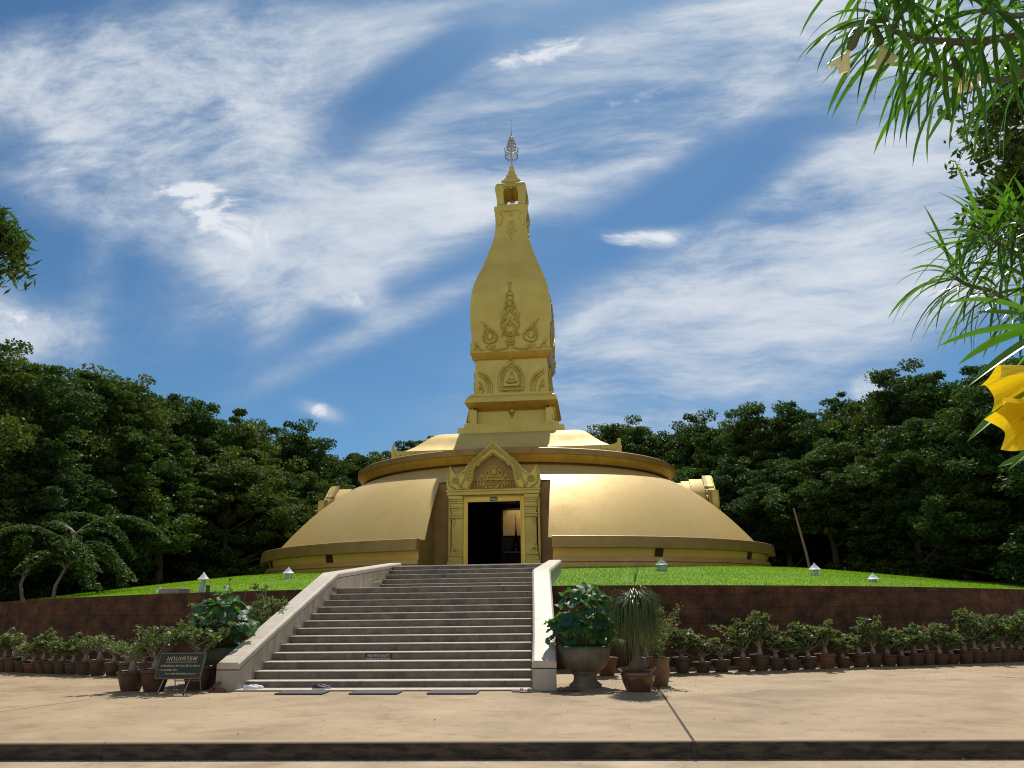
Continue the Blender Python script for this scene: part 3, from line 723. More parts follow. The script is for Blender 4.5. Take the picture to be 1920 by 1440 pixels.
# central flame ornament on the tower body
g = MB()
strokes4(g, [(709, 590), (672, 545), (668, 500), (690, 450), (709, 415)], .050)
strokes4(g, [(709, 560), (655, 540), (628, 490), (640, 455), (664, 440), (660, 415), (690, 385), (709, 345)], .046)
strokes4(g, [(709, 500), (694, 485), (700, 455), (709, 440)], .03)
strokes4(g, [(650, 470), (632, 430), (628, 395), (645, 425), (662, 440)], .036)
strokes4(g, [(664, 400), (655, 370), (660, 340), (680, 345), (690, 372)], .036)
sp4(g, 682, 358, 14, 1.2, 0, .026); sp4(g, 695, 305, 12, 1.2, 1, .024); sp4(g, 648, 575, 16, 1.3, 2, .03)
strokes4(g, [(709, 330), (680, 330), (672, 300), (690, 285), (709, 282)], .034)
strokes4(g, [(709, 280), (686, 270), (680, 245), (700, 240), (709, 225)], .03)
strokes4(g, [(675, 222), (690, 232), (709, 236)], .034); strokes4(g, [(690, 215), (700, 205), (703, 175), (703, 140), (695, 132), (709, 130)], .026)
strokes4(g, [(709, 640), (690, 625), (688, 600), (672, 575), (640, 560), (630, 585)], .042)
strokes4(g, [(709, 655), (680, 650), (668, 620)], .036)
strokes4(g, [(709, 655), (660, 690), (600, 702), (550, 700), (530, 680)], .034)
strokes4(g, [(709, 600), (700, 622), (709, 640)], .028)
# side flames
strokes4(g, [(520, 645), (482, 625), (468, 590), (478, 540), (500, 500), (520, 535)], .040)
strokes4(g, [(520, 640), (570, 625), (592, 590), (575, 560), (560, 540), (520, 505), (480, 470), (446, 450)], .044)
strokes4(g, [(520, 610), (496, 590), (500, 560), (522, 530), (548, 560), (550, 590), (520, 610)], .030)
strokes4(g, [(470, 560), (485, 520), (480, 480), (466, 462)], .032)
sp4(g, 500, 678, 18, 1.25, 3.6, .032); sp4(g, 560, 670, 18, 1.25, 5.2, .032)
strokes4(g, [(470, 700), (445, 695), (432, 670), (410, 650), (392, 625), (400, 660), (388, 690)], .036)
strokes4(g, [(520, 650), (535, 670), (520, 695)], .03)
fl = g.build('flame_relief', TOWER, body, smooth=60); four(fl, body)
# top ornament below the slab (zoomed view coordinates)
Z3Y = [780, 795, 830, 940, 1000, 1110, 1230]; Z3Z = [22.346, 22.177, 21.931, 21.241, 20.831, 20.046, 19.132]
def p3(x, y, off=.01):
    z = float(np.interp(y, Z3Y, Z3Z)); return ((x-955)*.00546, -thw(z)-off, z)
g = MB()
def strokes3(pts, r, mirror=True):
    P = cur(pts, 5); g.tube([p3(p.x, p.y) for p in P], r, 5)
    if mirror: g.tube([p3(1910-p.x, p.y) for p in P], r, 5)
strokes3([(955, 1105), (940, 1060), (925, 1035), (905, 1025), (930, 1010), (925, 985), (935, 955), (955, 975)], .022)
strokes3([(955, 1040), (940, 1000), (925, 960), (945, 945), (955, 955)], .018); strokes3([(935, 930), (945, 936), (955, 938)], .024); strokes3([(955, 1060), (945, 1025), (955, 1000)], .016)
strokes3([(820, 975), (850, 960), (865, 920), (878, 890), (850, 860), (870, 838), (905, 842), (930, 835), (955, 850)], .022)
strokes3([(955, 885), (940, 865), (945, 845), (955, 840)], .02); strokes3([(815, 900), (822, 940), (820, 975)], .02)
o = g.build('crown_relief', TOWER, body, smooth=60); four(o, body)
# cube with niche: arch, seated figure, corner scrolls
g = MB(); PL = None
strokes4(g, [(606, 1040), (606, 960), (612, 915), (640, 860), (680, 830), (709, 815)], .055, .015)
strokes4(g, [(632, 1030), (634, 950), (655, 890), (690, 855), (709, 842)], .030, .012)
for i, (x, y) in enumerate([(602, 1010), (602, 970), (610, 925), (626, 890), (648, 862), (674, 838), (695, 812)]): sp4(g, x, y, 13, 1.1, .7*i, .026, .045)
strokes4(g, [(709, 772), (692, 795), (700, 812), (709, 800)], .035, .03)
strokes4(g, [(606, 1036), (660, 1036), (709, 1036)], .045, .012)
for x in range(620, 705, 17): sp4(g, x, 1042, 7, 1, 0, .022, .04)
strokes4(g, [(416, 880), (460, 895), (500, 930), (530, 985), (536, 1050)], .060, .008)
strokes4(g, [(418, 905), (455, 925), (490, 965), (505, 1050)], .040, .008)
strokes4(g, [(420, 960), (445, 985), (440, 1010), (460, 1020), (455, 1050)], .045, .008)
sp4(g, 440, 1010, 22, 1.2, 2, .035)
o = g.build('niche_relief', TOWER, plinth, smooth=60); four(o, plinth)
g = MB()   # seated figure in low relief
def e4(cx, cy, rx, ry, depth=.07):
    c = p4(cx, cy, .0); g.ellipsoid((c[0], c[1], c[2]), (rx*K4, depth, ry*.0063), 14, 8)
e4(711, 880, 9, 10, .10); e4(711, 893, 14, 17, .12); e4(711, 912, 9, 10, .10); e4(711, 938, 24, 30, .12); e4(692, 940, 8, 28, .10); e4(730, 940, 8, 28, .10)
e4(711, 975, 48, 13, .17); e4(685, 968, 22, 10, .16); e4(738, 968, 22, 10, .16); e4(711, 965, 16, 7, .18)
o = g.build('seated_figure_relief', TOWER, plinth, smooth=180)
c0 = p4(645, 1012); c1 = p4(780, 992); 
o2 = MB().box(c0[0], c1[0], c0[1]-.16, c0[1]+.05, c0[2], c1[2]).build('figure_pedestal', TOWER, plinth, smooth=0, bevel=.02); four(o, plinth); four(o2, plinth)
# lower dado: corner scrolls and centre drop
for sg in (-1, 1):
    g = MB()
    for (x, z, r) in ((2.02, 9.98, .17), (2.05, 10.22, .12), (1.86, 10.12, .12)):
        P = spiral(x, z, r, 1.4, 1.0); g.tube([(sg*p.x, -2.06, p.y) for p in P], .05, 6)
    g.tube([(sg*1.75, -2.05, 9.80), (sg*1.95, -2.09, 9.76), (sg*2.2, -2.09, 9.78)], .06, 6)
    g.tube([(sg*2.20, -2.08, 9.85), (sg*2.14, -2.08, 10.2), (sg*2.0, -2.06, 10.45), (sg*1.9, -2.02, 10.55)], .05, 6)
    x0, x1 = sorted((sg*1.74, sg*2.16)); g.box(x0, x1, -2.05, -1.7, 9.735, 10.46)
    o = g.build('corner_scroll', TOWER, plinth, smooth=60); four(o, plinth)
g = MB()
for P in ([(-.19, 10.56), (0, 10.10), (.19, 10.56), (-.19, 10.56)], [(-.1, 10.5), (0, 10.25), (.1, 10.5), (-.1, 10.5)]):
    g.tube([(x, -1.80, z) for x, z in P], .04, 5)
g.ellipsoid((0, -1.8, 10.45), (.12, .06, .1))
o = g.build('drop_ornament', TOWER, plinth, smooth=60); four(o, plinth)
# lantern
g = MB(); LH = [(.765, 22.17), (.762, 22.36), (.772, 22.6), (.80, 22.85), (.84, 23.08), (.862, 23.25), (.855, 23.40), (.82, 23.53), (.77, 23.62)]
g.sqloft([(.77, 22.16), (.765, 22.34)])
for sx in (-1, 1):
    for sy in (-1, 1):
        vs = []; n = len(LH)
        for h, z in LH[1:]:
            i = .40
            vs += [(sx*i, sy*i, z), (sx*h, sy*i, z), (sx*h, sy*h, z), (sx*i, sy*h, z)]
        m = n-1; fs = []
        for a in range(m-1):
            for j in range(4):
                q = (a*4+j, a*4+(j+1) % 4, a*4+4+(j+1) % 4, a*4+4+j); fs.append(q if sx*sy > 0 else q[::-1])
        g.add(vs, fs)
g.sqloft([(.853, 23.405), (.82, 23.53), (.76, 23.63), (.68, 23.73), (.58, 23.82), (.55, 23.90)])
lant = g.build('lantern', TOWER, SH, smooth=30)
g = MB()
for q in range(4):
    ro = Matrix.Rotation(q*math.pi/2, 4, 'Z')
    ol = [(-.42, 23.50), (-.42, 23.10), (-.38, 23.10), (-.36, 23.26), (-.27, 23.36), (-.15, 23.38), (-.06, 23.33), (0, 23.28), (.06, 23.33), (.15, 23.38), (.27, 23.36), (.36, 23.26), (.38, 23.10), (.42, 23.10), (.42, 23.50)]
    b_ = MB().prism(ol, -.80, -.70); b_.xf(ro); g.add(b_.v, b_.f)
g.build('arch_header', TOWER, lant, smooth=0)
g = MB().lathe([(.02, 23.44), (.03, 23.2), (.10, 23.16), (.12, 23.0), (.16, 22.9), (.15, 22.87), (.02, 22.87)], 14); g.build('bell', GDARK, lant)
g = MB()
for h, z0, z1 in ((.507, 23.90, 24.03), (.40, 24.03, 24.13), (.384, 24.13, 24.20), (.30, 24.20, 24.34), (.304, 24.34, 24.44), (.20, 24.44, 24.64), (.19, 24.64, 24.72), (.136, 24.72, 25.08)):
    g.sqloft([(h, z0), (h*.985, z1-.003)])
g.build('stepped_cap', TOWER, SH, smooth=0, bevel=.012)
# finial: tiered metal umbrella
g = MB(); g.tube([(0,0,25.05), (0,0,26.2), (0,0,27.05)], [.045, .035, .03], 8); g.tube([(0,0,27.0), (0,0,27.25), (0,0,27.5), (0,0,28.13)], [.05, .035, .018, .012], 8)
g.ellipsoid((0,0,25.52), (.07,.07,.09)); g.ellipsoid((0,0,28.12), (.03,.03,.03)); fin = g.build('finial', SILVER, SH, smooth=60)
def hoop(r, z, t): 
    return [(r*math.cos(2*math.pi*i/28), r*math.sin(2*math.pi*i/28), z) for i in range(29)], t
for r0, z0, r1, z1, ns in ((.36, 25.70, .40, 26.22, 24), (.24, 26.24, .25, 26.52, 16), (.17, 26.53, .18, 26.78, 14), (.10, 26.79, .11, 26.98, 10)):
    g = MB()
    for r, z in ((r0, z0), (r1, z1), ((r0+r1)/2+.01, z0+.55*(z1-z0)), (r0, z0+.18*(z1-z0))):
        p, t = hoop(r, z, .019); g.tube(p, t if r == r0 or r == r1 else .011, 5)
    for k in range(ns):
        a = 2*math.pi*k/ns; g.tube([(r1*math.cos(a), r1*math.sin(a), z1), (r0*.98*math.cos(a), r0*.98*math.sin(a), z0+.55*(z1-z0))] if k % 2 else [(r0*math.cos(a), r0*math.sin(a), z0), (r0*math.cos(a+.2), r0*math.sin(a+.2), z0+.3*(z1-z0))], .010, 4)
    for k in range(4):
        a = math.pi/4+math.pi/2*k; g.tube([(0,0,z0+.3*(z1-z0)), (r0*math.cos(a), r0*math.sin(a), z0+.3*(z1-z0))], .012, 4)
    g.build('umbrella_tier', SILVER, fin, smooth=60)

# portals
K5 = .003708
PY = [80, 105, 290, 360, 590, 655, 720, 890, 1240, 1390]; PZ = [7.54, 7.458, 6.767, 6.54, 5.64, 5.38, 5.13, 4.53, 3.272, 2.733]
def pz(y): return float(np.interp(y, PY, PZ))
def p5(x, y): return ((x-592)*K5, pz(y))
def mir(pts): return pts+[(1184-x, y) for x, y in pts[::-1]]
PED_L = [(592, 105), (545, 145), (490, 192), (430, 245), (388, 280), (378, 274), (374, 296), (340, 328), (308, 368), (290, 402), (252, 425), (225, 455), (206, 460), (185, 440), (160, 405), (137, 358), (120, 400), (104, 450), (96, 520), (100, 570), (112, 602)]
TYM_L = [(592, 240), (540, 275), (487, 312), (455, 338), (447, 352), (440, 368), (412, 372), (395, 396), (385, 440), (378, 500), (362, 550), (345, 598)]
PED = [p5(*p) for p in PED_L]+[p5(1184-x, y) for x, y in PED_L[::-1]]
y0 = -PORT
PB = MB(); PB.box(-1.80, 1.80, y0-.20, y0+.4, pz(655), pz(602)); PB.box(-1.84, 1.84, y0-.24, y0-.19, pz(620), pz(603))
PB.box(-1.27, -1.19, y0, y0+.3, 2.5, pz(655)); PB.box(1.19, 1.27, y0, y0+.3, 2.5, pz(655)); PB.box(-1.2, 1.2, y0, y0+.3, pz(668), pz(655))
PB.box(-1.72, 1.72, y0+.18, y0+.42, 5.28, 5.62); PB.box(-1.78, -1.68, y0+.02, y0+.42, 2.5, pz(655)); PB.box(1.68, 1.78, y0+.02, y0+.42, 2.5, pz(655))
portal = PB.build('portal', GOLD, SH, smooth=0, bevel=.012)
ped = MB().prism(PED, y0+.10, y0+.26).build('pediment', GBROWN, portal, smooth=0)
frame = [p5(*p) for p in PED_L]+[p5(*p) for p in TYM_L[::-1]]
g = MB(); g.prism(frame, y0-.17, y0+.12); g.prism([(-x, z) for x, z in frame], y0-.172, y0+.12); pf = g.build('pediment_frame', TOWER, portal, smooth=0, bevel=.015)
g = MB()
def s5(pts, r, yoff, mirror=True, n=5):
    P = cur(pts, n); q = [p5(p.x, p.y) for p in P]; g.tube([(x, y0+yoff-.020, z) for x, z in q], r*1.15, 6)
    if mirror: g.tube([(-x, y0+yoff-.020, z) for x, z in q], r*1.15, 6)
def sp5(cx, cy, r, turns, a0, rad, yoff): s5([tuple(v) for v in spiral(cx, cy, r, turns, a0, 14)], rad, yoff, True, 2)
s5([(592, 120), (500, 200), (400, 285), (345, 345), (310, 420), (290, 500), (250, 560)], .026, -.18)
s5([(592, 150), (510, 218), (415, 305), (365, 360), (335, 430), (318, 510)], .018, -.18)
s5([(592, 222), (520, 272), (440, 330), (400, 380), (375, 440), (365, 520), (330, 585)], .022, -.18)
for x, y in [(575, 180), (548, 200), (520, 222), (492, 244), (464, 268), (437, 292), (408, 320), (385, 348), (368, 378), (356, 410), (347, 442), (342, 474), (336, 506)]: sp5(x, y, 10, 1.0, .5, .014, -.18)
sp5(200, 515, 38, 1.5, 2.6, .026, -.18); sp5(262, 575, 20, 1.2, 1, .02, -.18)
s5([(137, 370), (125, 430), (120, 500), (140, 560), (200, 590)], .022, -.18); s5([(206, 468), (240, 450), (270, 435), (290, 420)], .02, -.18)
s5([(230, 540), (255, 590), (330, 596)], .02, -.18)
g.build('frame_relief', TOWER, pf, smooth=60)
g = MB()
for pts in ([(592, 352), (560, 375), (540, 420), (560, 460), (592, 475)], [(592, 370), (575, 395), (570, 430), (592, 450)], [(540, 450), (520, 480), (535, 500), (565, 490), (592, 500)],
            [(500, 520), (520, 480), (500, 440), (515, 420), (535, 400)], [(592, 520), (560, 515), (530, 530), (505, 560), (515, 590)], [(592, 545), (565, 550), (540, 575), (592, 590)],
            [(425, 580), (418, 530), (440, 480), (465, 440), (480, 470), (500, 500), (490, 540), (470, 580)], [(440, 560), (450, 520), (470, 500), (480, 530), (465, 560)], [(592, 400), (585, 420), (592, 440)]):
    s5(pts, .032, .10)
for a, b_, r in [(545, 465, 16), (450, 545, 14), (530, 545, 14), (575, 500, 12), (470, 470, 10), (560, 570, 14), (505, 575, 14)]: sp5(a, b_, r, 1.3, a*.1, .024, .10)
g.build('tympanum_relief', TOWER, ped, smooth=60)
for sg in (-1, 1):
    g = MB()
    def pb(xo, xi, ya, yb, d):   # outer and inner edge given on the zoomed view
        a, b_ = (xo-592)*K5, (xi-592)*K5; a, b_ = (a, b_) if sg < 0 else (-a, -b_)
        g.box(min(a, b_), max(a, b_), y0-d, y0+.25, pz(yb), pz(ya))
    pb(118, 271, 657, 692, .17); pb(128, 268, 692, 712, .13); pb(135, 268, 712, 735, .10); pb(142, 268, 735, 768, .07); pb(130, 270, 768, 785, .12); pb(142, 268, 785, 815, .06); pb(148, 268, 815, 848, .05)
    pb(136, 268, 848, 862, .10); pb(142, 268, 862, 878, .08); pb(134, 269, 878, 892, .11); pb(150, 266, 892, 1245, .04); pb(142, 266, 1245, 1265, .08); pb(132, 266, 1265, 1290, .11); pb(140, 266, 1290, 1310, .08); pb(126, 266, 1310, 1345, .13); pb(112, 267, 1345, 1405, .17)
    pil = g.build('pilaster', TOWER, portal, smooth=0, bevel=.012)
    g = MB()
    def s6(pts, r):
        P = cur(pts, 5); q = [p5(p.x, p.y) for p in P]; g.tube([(x if sg < 0 else -x, y0-.05, z) for x, z in q], r, 5)
    s6([(148, 892), (160, 930), (175, 970), (165, 985), (190, 940), (188, 905), (170, 905), (160, 920)], .016); s6([(150, 1240), (150, 1200), (165, 1170), (175, 1190)], .02)
    s6([tuple(v) for v in spiral(182, 1222, 20, 1.4, 0, 14)], .018)
    g.build('pilaster_relief', TOWER, pil, smooth=60)
g = MB()
xo0, xo1, xi0, xi1 = -1.19, 1.19, -1.035, 1.045
for a in ((xo0, xi0, 2.52, pz(668)), (xi1, xo1, 2.52, pz(668)), (xi0, xi1, pz(716), pz(668))): g.box(a[0], a[1], y0+.02, y0+.20, a[2], a[3])
g.box(xi0, xi1, y0+.03, y0+.25, 2.52, pz(1378)); g.box(xi0-.02, xi0+.025, y0-.005, y0+.03, 2.6, pz(716)); g.box(xi1-.025, xi1+.02, y0-.005, y0+.03, 2.6, pz(716)); g.box(xi0-.02, xi1+.02, y0-.006, y0+.03, pz(722), pz(712))
df = g.build('door_frame', GBAND, portal, smooth=0, bevel=.01)
g = MB().box(-.14, .14, y0-.012, y0+.02, pz(712), pz(676)); plq = g.build('placard', DARK, df, smooth=0)
MB().box(-.12, .12, y0-.015, y0-.012, pz(691), pz(686)).build('placard_line', PLAQL, plq, smooth=0); MB().box(-.12, .12, y0-.015, y0-.012, pz(703), pz(698)).build('placard_line', PLAQL, plq, smooth=0)
# vaulted roof of the portal running back into the dome
def vault(scale, ya, yb):
    base = [(592, 150), (470, 235), (380, 320), (325, 400), (290, 480), (270, 598)]
    ol = [p5(*p) for p in base]; ol = [((x*scale), 5.64+(z-5.64)*scale) for x, z in ol]; ol += [(-x, z) for x, z in ol[::-1]]
    return MB().prism(ol, ya, yb)
g = vault(1.0, y0+.26, y0+.9); b_ = vault(.95, y0+.9, y0+1.3); g.add(b_.v, b_.f); b_ = vault(.90, y0+1.3, y0+2.6); g.add(b_.v, b_.f)
g.build('portal_roof', ROOFG, portal, smooth=35)
# interior of the shrine, seen through the open door
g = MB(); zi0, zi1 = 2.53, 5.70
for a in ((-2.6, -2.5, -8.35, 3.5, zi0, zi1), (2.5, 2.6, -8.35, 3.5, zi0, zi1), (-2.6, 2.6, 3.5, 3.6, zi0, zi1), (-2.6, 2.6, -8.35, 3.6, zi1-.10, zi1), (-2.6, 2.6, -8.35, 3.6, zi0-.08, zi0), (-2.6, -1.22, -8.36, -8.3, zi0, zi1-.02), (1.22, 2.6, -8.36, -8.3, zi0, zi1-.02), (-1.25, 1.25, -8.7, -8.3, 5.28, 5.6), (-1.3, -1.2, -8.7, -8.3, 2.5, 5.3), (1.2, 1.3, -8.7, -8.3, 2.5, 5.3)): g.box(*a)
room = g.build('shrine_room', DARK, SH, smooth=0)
def pcopy(o, parent, q):
    c = o.copy(); C.objects.link(c); c.parent = parent
    for ch in list(o.children): pcopy(ch, c, None)
    return c
for q in (1, 2, 3):      # the side porches stand a little further out and lower on the flanks
    c = pcopy(portal, SH, q); c.rotation_euler = (0, 0, q*math.pi/2)
    dv = Matrix.Rotation(q*math.pi/2, 3, 'Z') @ Vector((0, -.45, 0)); c.location = (dv.x, dv.y, -.24)
# inner cream wall panel behind the spire
PN = thing('cream_backdrop', 'cream panel glowing behind a dark spire inside the doorway', 'wall panel', (.47, 20.3, 2.53), group=None)
MB().box(-.72, .95, 0, .06, 1.68, 2.80).build('panel', CREAM, PN, smooth=0)
MB().box(-.80, 1.02, .065, .16, 0, 2.9).build('dark_frame', DARK, PN, smooth=0)
SP = thing('altar_spire', 'dark pointed spire ornament standing on the altar table inside', 'ornament', (.40, 19.6, 3.46))
MB().lathe([(.24, 0), (.25, .08), (.2, .1), (.19, .2), (.14, .24), (.15, .36), (.10, .5), (.06, .66), (.035, .85), (.02, 1.1), (.008, 1.62)], 20).build('spire', mat('dark_bronze', (.05, .035, .025), .35, .6), SP)
AT = thing('altar_table', 'low dark altar table carrying the spire inside the shrine', 'table', (.45, 19.6, 2.53))
MB().box(-.55, .65, -.35, .35, .86, .93).build('table_top', mat('dark_wood', (.06, .03, .02), .4), AT, smooth=0)
for sx in (-.5, .6):
    for sy in (-.3, .3): MB().box(sx-.03, sx+.03, sy-.03, sy+.03, 0, .86).build('leg', DARK, AT, smooth=0)
lp = thing('altar_lamp', 'small ceiling spotlight lighting the cream panel inside the shrine', 'lamp', (.5, 19.3, 5.55))
MB().lathe([(.05, -.02), (.06, .0), (.06, .12)], 12).build('lamp_body', DARK, lp)
ll = bpy.data.lights.new('altar_lamp_light', 'SPOT'); ll.energy = 30; ll.color = (1, .78, .45); ll.spot_size = R(95); ll.spot_blend = .6; ll.shadow_soft_size = .05
lo = bpy.data.objects.new('altar_lamp_light', ll); C.objects.link(lo); lo.parent = lp; lo.location = (0, 0, -.04)
lo.rotation_euler = (Vector((.5, 19.3, 5.5))-Vector((.55, 20.3, 4.9))).to_track_quat('Z', 'Y').to_euler()

# ------------------------------------------------------------------ foliage tools
def leaf_cloud(cent, size, normal_up=.5, long=1.7, rs=rng):
    """one pointed leaf per centre -> verts (n*4,3)"""
    n = len(cent)
    nr = rs.normal(0, 1, (n, 3)); nr[:, 2] = np.abs(nr[:, 2])+normal_up; nr /= np.linalg.norm(nr, axis=1)[:, None]
    d = rs.normal(0, 1, (n, 3)); d[:, 2] -= .35; d -= nr*np.sum(d*nr, 1)[:, None]; d /= np.linalg.norm(d, axis=1)[:, None]
    s = np.cross(nr, d); sz = size*rs.uniform(.65, 1.35, n)
    L_ = (sz*long)[:, None]*d; Wd = (sz*.5)[:, None]*s; dr = nr*(sz*.18)[:, None]
    v = np.stack([cent-L_*.5, cent+Wd-dr, cent+L_*.5-dr*1.2, cent-Wd-dr], 1)
    return v.reshape(-1, 3)
def quads(n): return np.arange(4*n).reshape(-1, 4)

def make_tree(seed, H, spread, base, leafm, leaf=.20, nclump=150, per=110, lean=0.0, airy=.0, shape=1.0, name='broadleaf_tree'):
    rs = np.random.default_rng(seed)
    root = thing(name, 'x', 'tree')
    g = MB(); tr = .018*H+.03
    pts = [(0,0,-.3)]; x = y = 0
    for i in range(1, 8):
        z = H*.78*i/7; x += rs.normal(lean, .12); y += rs.normal(0, .12); pts.append((x, y, z))
    g.tube(pts, [tr*(1.25-.95*i/7) for i in range(8)], 8)
    limbs = []
    nl = 9
    for k in range(nl):
        i = rs.integers(2, 7); p = Vector(pts[i]); a = k*2.4+rs.uniform(-.4, .4); ln = spread*rs.uniform(.55, .95)*(1-.35*(i/7))
        q = [p]; d = Vector((math.cos(a), math.sin(a), rs.uniform(.35, .9)))
        for s in range(4):
            d = d+Vector(rs.normal(0, .14, 3)); d.normalize(); q.append(q[-1]+d*ln/4)
        g.tube(q, [tr*.45, tr*.36, tr*.27, tr*.18, tr*.08], 6); limbs.append(q)
    g.build('trunk', BARK, root, smooth=60)
    cz = base+(H-base)*.52; rz = (H-base)*.5
    cl = []
    # lobes give an uneven outline
    lobes = []
    for k in range(11):
        a = k*2.399; f = rs.uniform(-.75, .85); rr = math.sqrt(max(.05, 1-f*f))*rs.uniform(.45, .8)
        lobes.append((np.array([math.cos(a)*rr*spread+pts[4][0], math.sin(a)*rr*spread+pts[4][1], cz+f*rz*shape]), spread*rs.uniform(.32, .52)))
    lobes.append((np.array([pts[7][0], pts[7][1], H-spread*.32]), spread*.36)); lobes.append((np.array([pts[7][0]+.4, pts[7][1], H*.93-spread*.5]), spread*.5))
    while len(cl) < nclump:
        c, r = lobes[rs.integers(len(lobes))]
        d = rs.normal(0, 1, 3); d /= np.linalg.norm(d); q = c+d*r*rs.uniform(.35, 1.22)*np.array([1, 1, .95])
        if q[2] > base*.6: cl.append((q, rs.uniform(.18, .55)*spread*.24+.10))
    vs = []; tn = []
    for c, r in cl:
        m = int(per*rs.uniform(.6, 1.3)); d = rs.normal(0, 1, (m, 3)); d /= np.linalg.norm(d, axis=1)[:, None]
        p = c+d*(r*rs.uniform(.25, 1.05, m)**.6)[:, None]*np.array([1.15, 1.15, .62])
        vs.append(leaf_cloud(p, leaf, .25, 1.9, rs)); tt = np.clip(rs.normal(rs.uniform(.15, .85), .16, m), 0, 1); tn.append(np.repeat(tt, 4))
    v = np.concatenate(vs); t = np.concatenate(tn)
    np_mesh('crown', v, quads(len(v)//4), leafm, root, t)
    return root

# ------------------------------------------------------------------ forest round the lawn
PROTO = [make_tree(11, 12.5, 4.0, 1.2, LEAF_A, .092, 460, 190), make_tree(12, 13.0, 3.6, 2.0, LEAF_C, .088, 440, 190, .05), make_tree(13, 12.0, 4.4, 1.0, LEAF_B, .096, 480, 190),
         make_tree(14, 13.0, 3.2, 2.5, LEAF_A, .10, 400, 150, -.05, shape=1.1), make_tree(15, 11.5, 4.2, .8, LEAF_C, .10, 460, 180), make_tree(16, 14.0, 3.4, 4.0, LEAF_B, .105, 360, 140, .08)]
KIND = ['broad dark green', 'slender blue green', 'wide olive green', 'tall narrow dark', 'bushy deep green', 'loose high crowned olive']
used = [False]*len(PROTO)
def az_pt(az, d): return CAM.x+d*math.sin(R(az)), CAM.y+d*math.cos(R(az))
def place_tree(k, x, y, H, rot, label, group, sxy=None, z=-.1):
    o = PROTO[k] if not used[k] else copy_tree(PROTO[k]); used[k] = True
    base = [12.5, 13.0, 12.0, 13.0, 11.5, 14.0][k]; s = H/base
    o.location = (x, y, z); o.rotation_euler = (0, 0, rot); o.scale = ((sxy or s), (sxy or s), s)
    tag(o, label, 'tree', group); return o
# silhouette: azimuth, elevation of the top, distance
FRONT = [(-43.5, 16.0, 33, 2), (-40.2, 15.6, 36, 0), (-37.0, 14.6, 37, 3), (-35.2, 15.1, 40, 2), (-33.2, 14.9, 43, 5), (-31.4, 12.8, 46, 4), (-29.7, 13.9, 47, 1), (-27.6, 12.8, 48, 0), (-24.8, 12.8, 50, 2), (-22.0, 12.1, 53, 4),
         (-19.6, 10.6, 55, 0), (-17.4, 10.2, 57, 3), (-15.6, 10.5, 59, 2), (-14.2, 11.7, 60, 1), (-12.2, 12.3, 61, 5), (-9.5, 11.0, 63, 0), (-6.5, 10.5, 63, 2), (-3.5, 11.0, 63, 3), (-1.2, 11.4, 62, 4), (.9, 12.3, 61, 2), (3.5, 12.5, 59, 0), (5.6, 12.0, 57, 1), (7.6, 12.4, 55, 4), (9.6, 12.2, 53, 2),
         (11.6, 12.9, 51, 0), (13.6, 12.6, 49, 3), (15.6, 12.7, 48, 4), (17.8, 14.1, 53, 5), (18.2, 12.4, 45, 1), (20.4, 12.9, 44, 2), (22.5, 14.5, 42, 0), (24.6, 13.6, 41, 4), (26.6, 13.8, 40, 3), (28.8, 13.5, 38, 2), (31.5, 13.8, 36, 1)]
ORD = ['first', 'second', 'third', 'fourth', 'fifth', 'sixth', 'seventh', 'eighth', 'ninth', 'tenth', 'eleventh', 'twelfth', 'thirteenth', 'fourteenth', 'fifteenth', 'sixteenth', 'seventeenth', 'eighteenth', 'nineteenth', 'twentieth', 'twenty-first', 'twenty-second']
nl = nr = 0
iw = [i for i, t in enumerate(FRONT) if t[0] < -6]; ie = [i for i, t in enumerate(FRONT) if t[0] >= -6]
for i, (az, el, d, k) in enumerate(FRONT):
    x, y = az_pt(az, d); H = 1.54+d*math.tan(R(el))
    if az < -6: n_ = len(iw)-1-iw.index(i); lab = f'{KIND[k]} skyline tree, {ORD[n_]} out from the tower on the sign side'
    else: n_ = ie.index(i); lab = f'{KIND[k]} skyline tree, {ORD[n_]} out from the tower on the potted palm side'
    place_tree(k, x, y, H*.945, i*1.9, lab, 'trees along the forest skyline')
BACKR = [(-42, 33, 9.0, 4), (-38.6, 34, 9.5, 1), (-33.9, 38, 9.2, 0), (-30.6, 41, 9.0, 3), (-27.0, 43, 9.0, 2), (-23.4, 46, 8.5, 1), (-20.4, 49, 8.2, 0), (-16.8, 52, 8, 4), (2.4, 53, 9.0, 3), (6.6, 49, 8.6, 0), (10.2, 46, 8.4, 4), (13.0, 43, 8.3, 1), (16.4, 41, 8.4, 0), (19.2, 40, 8.3, 2), (21.6, 38, 8.3, 3), (24.2, 37, 8.6, 1), (27.0, 35, 8.8, 0), (30.0, 33, 9, 4)]
BACKR += [(az, d, H, k) for az, d, H, k in ((-40.4, 40, 11.0, 2), (-36.0, 43, 10.5, 0), (-32.6, 46, 10.0, 3), (-28.6, 50, 10.5, 1), (-25.8, 53, 10.5, 4), (-22.6, 55, 10.5, 5), (-19.0, 57, 9.5, 2), (4.6, 61, 11, 2), (8.6, 58, 11, 1), (12.4, 54, 11, 5), (14.8, 52, 11, 3), (19.4, 48, 10.5, 4), (23.4, 46, 10.5, 2), (25.8, 44, 10.5, 5), (28.4, 42, 10, 0))]
BACKR.sort()
bw = [i for i, t in enumerate(BACKR) if t[0] < -6]; be = [i for i, t in enumerate(BACKR) if t[0] >= -6]
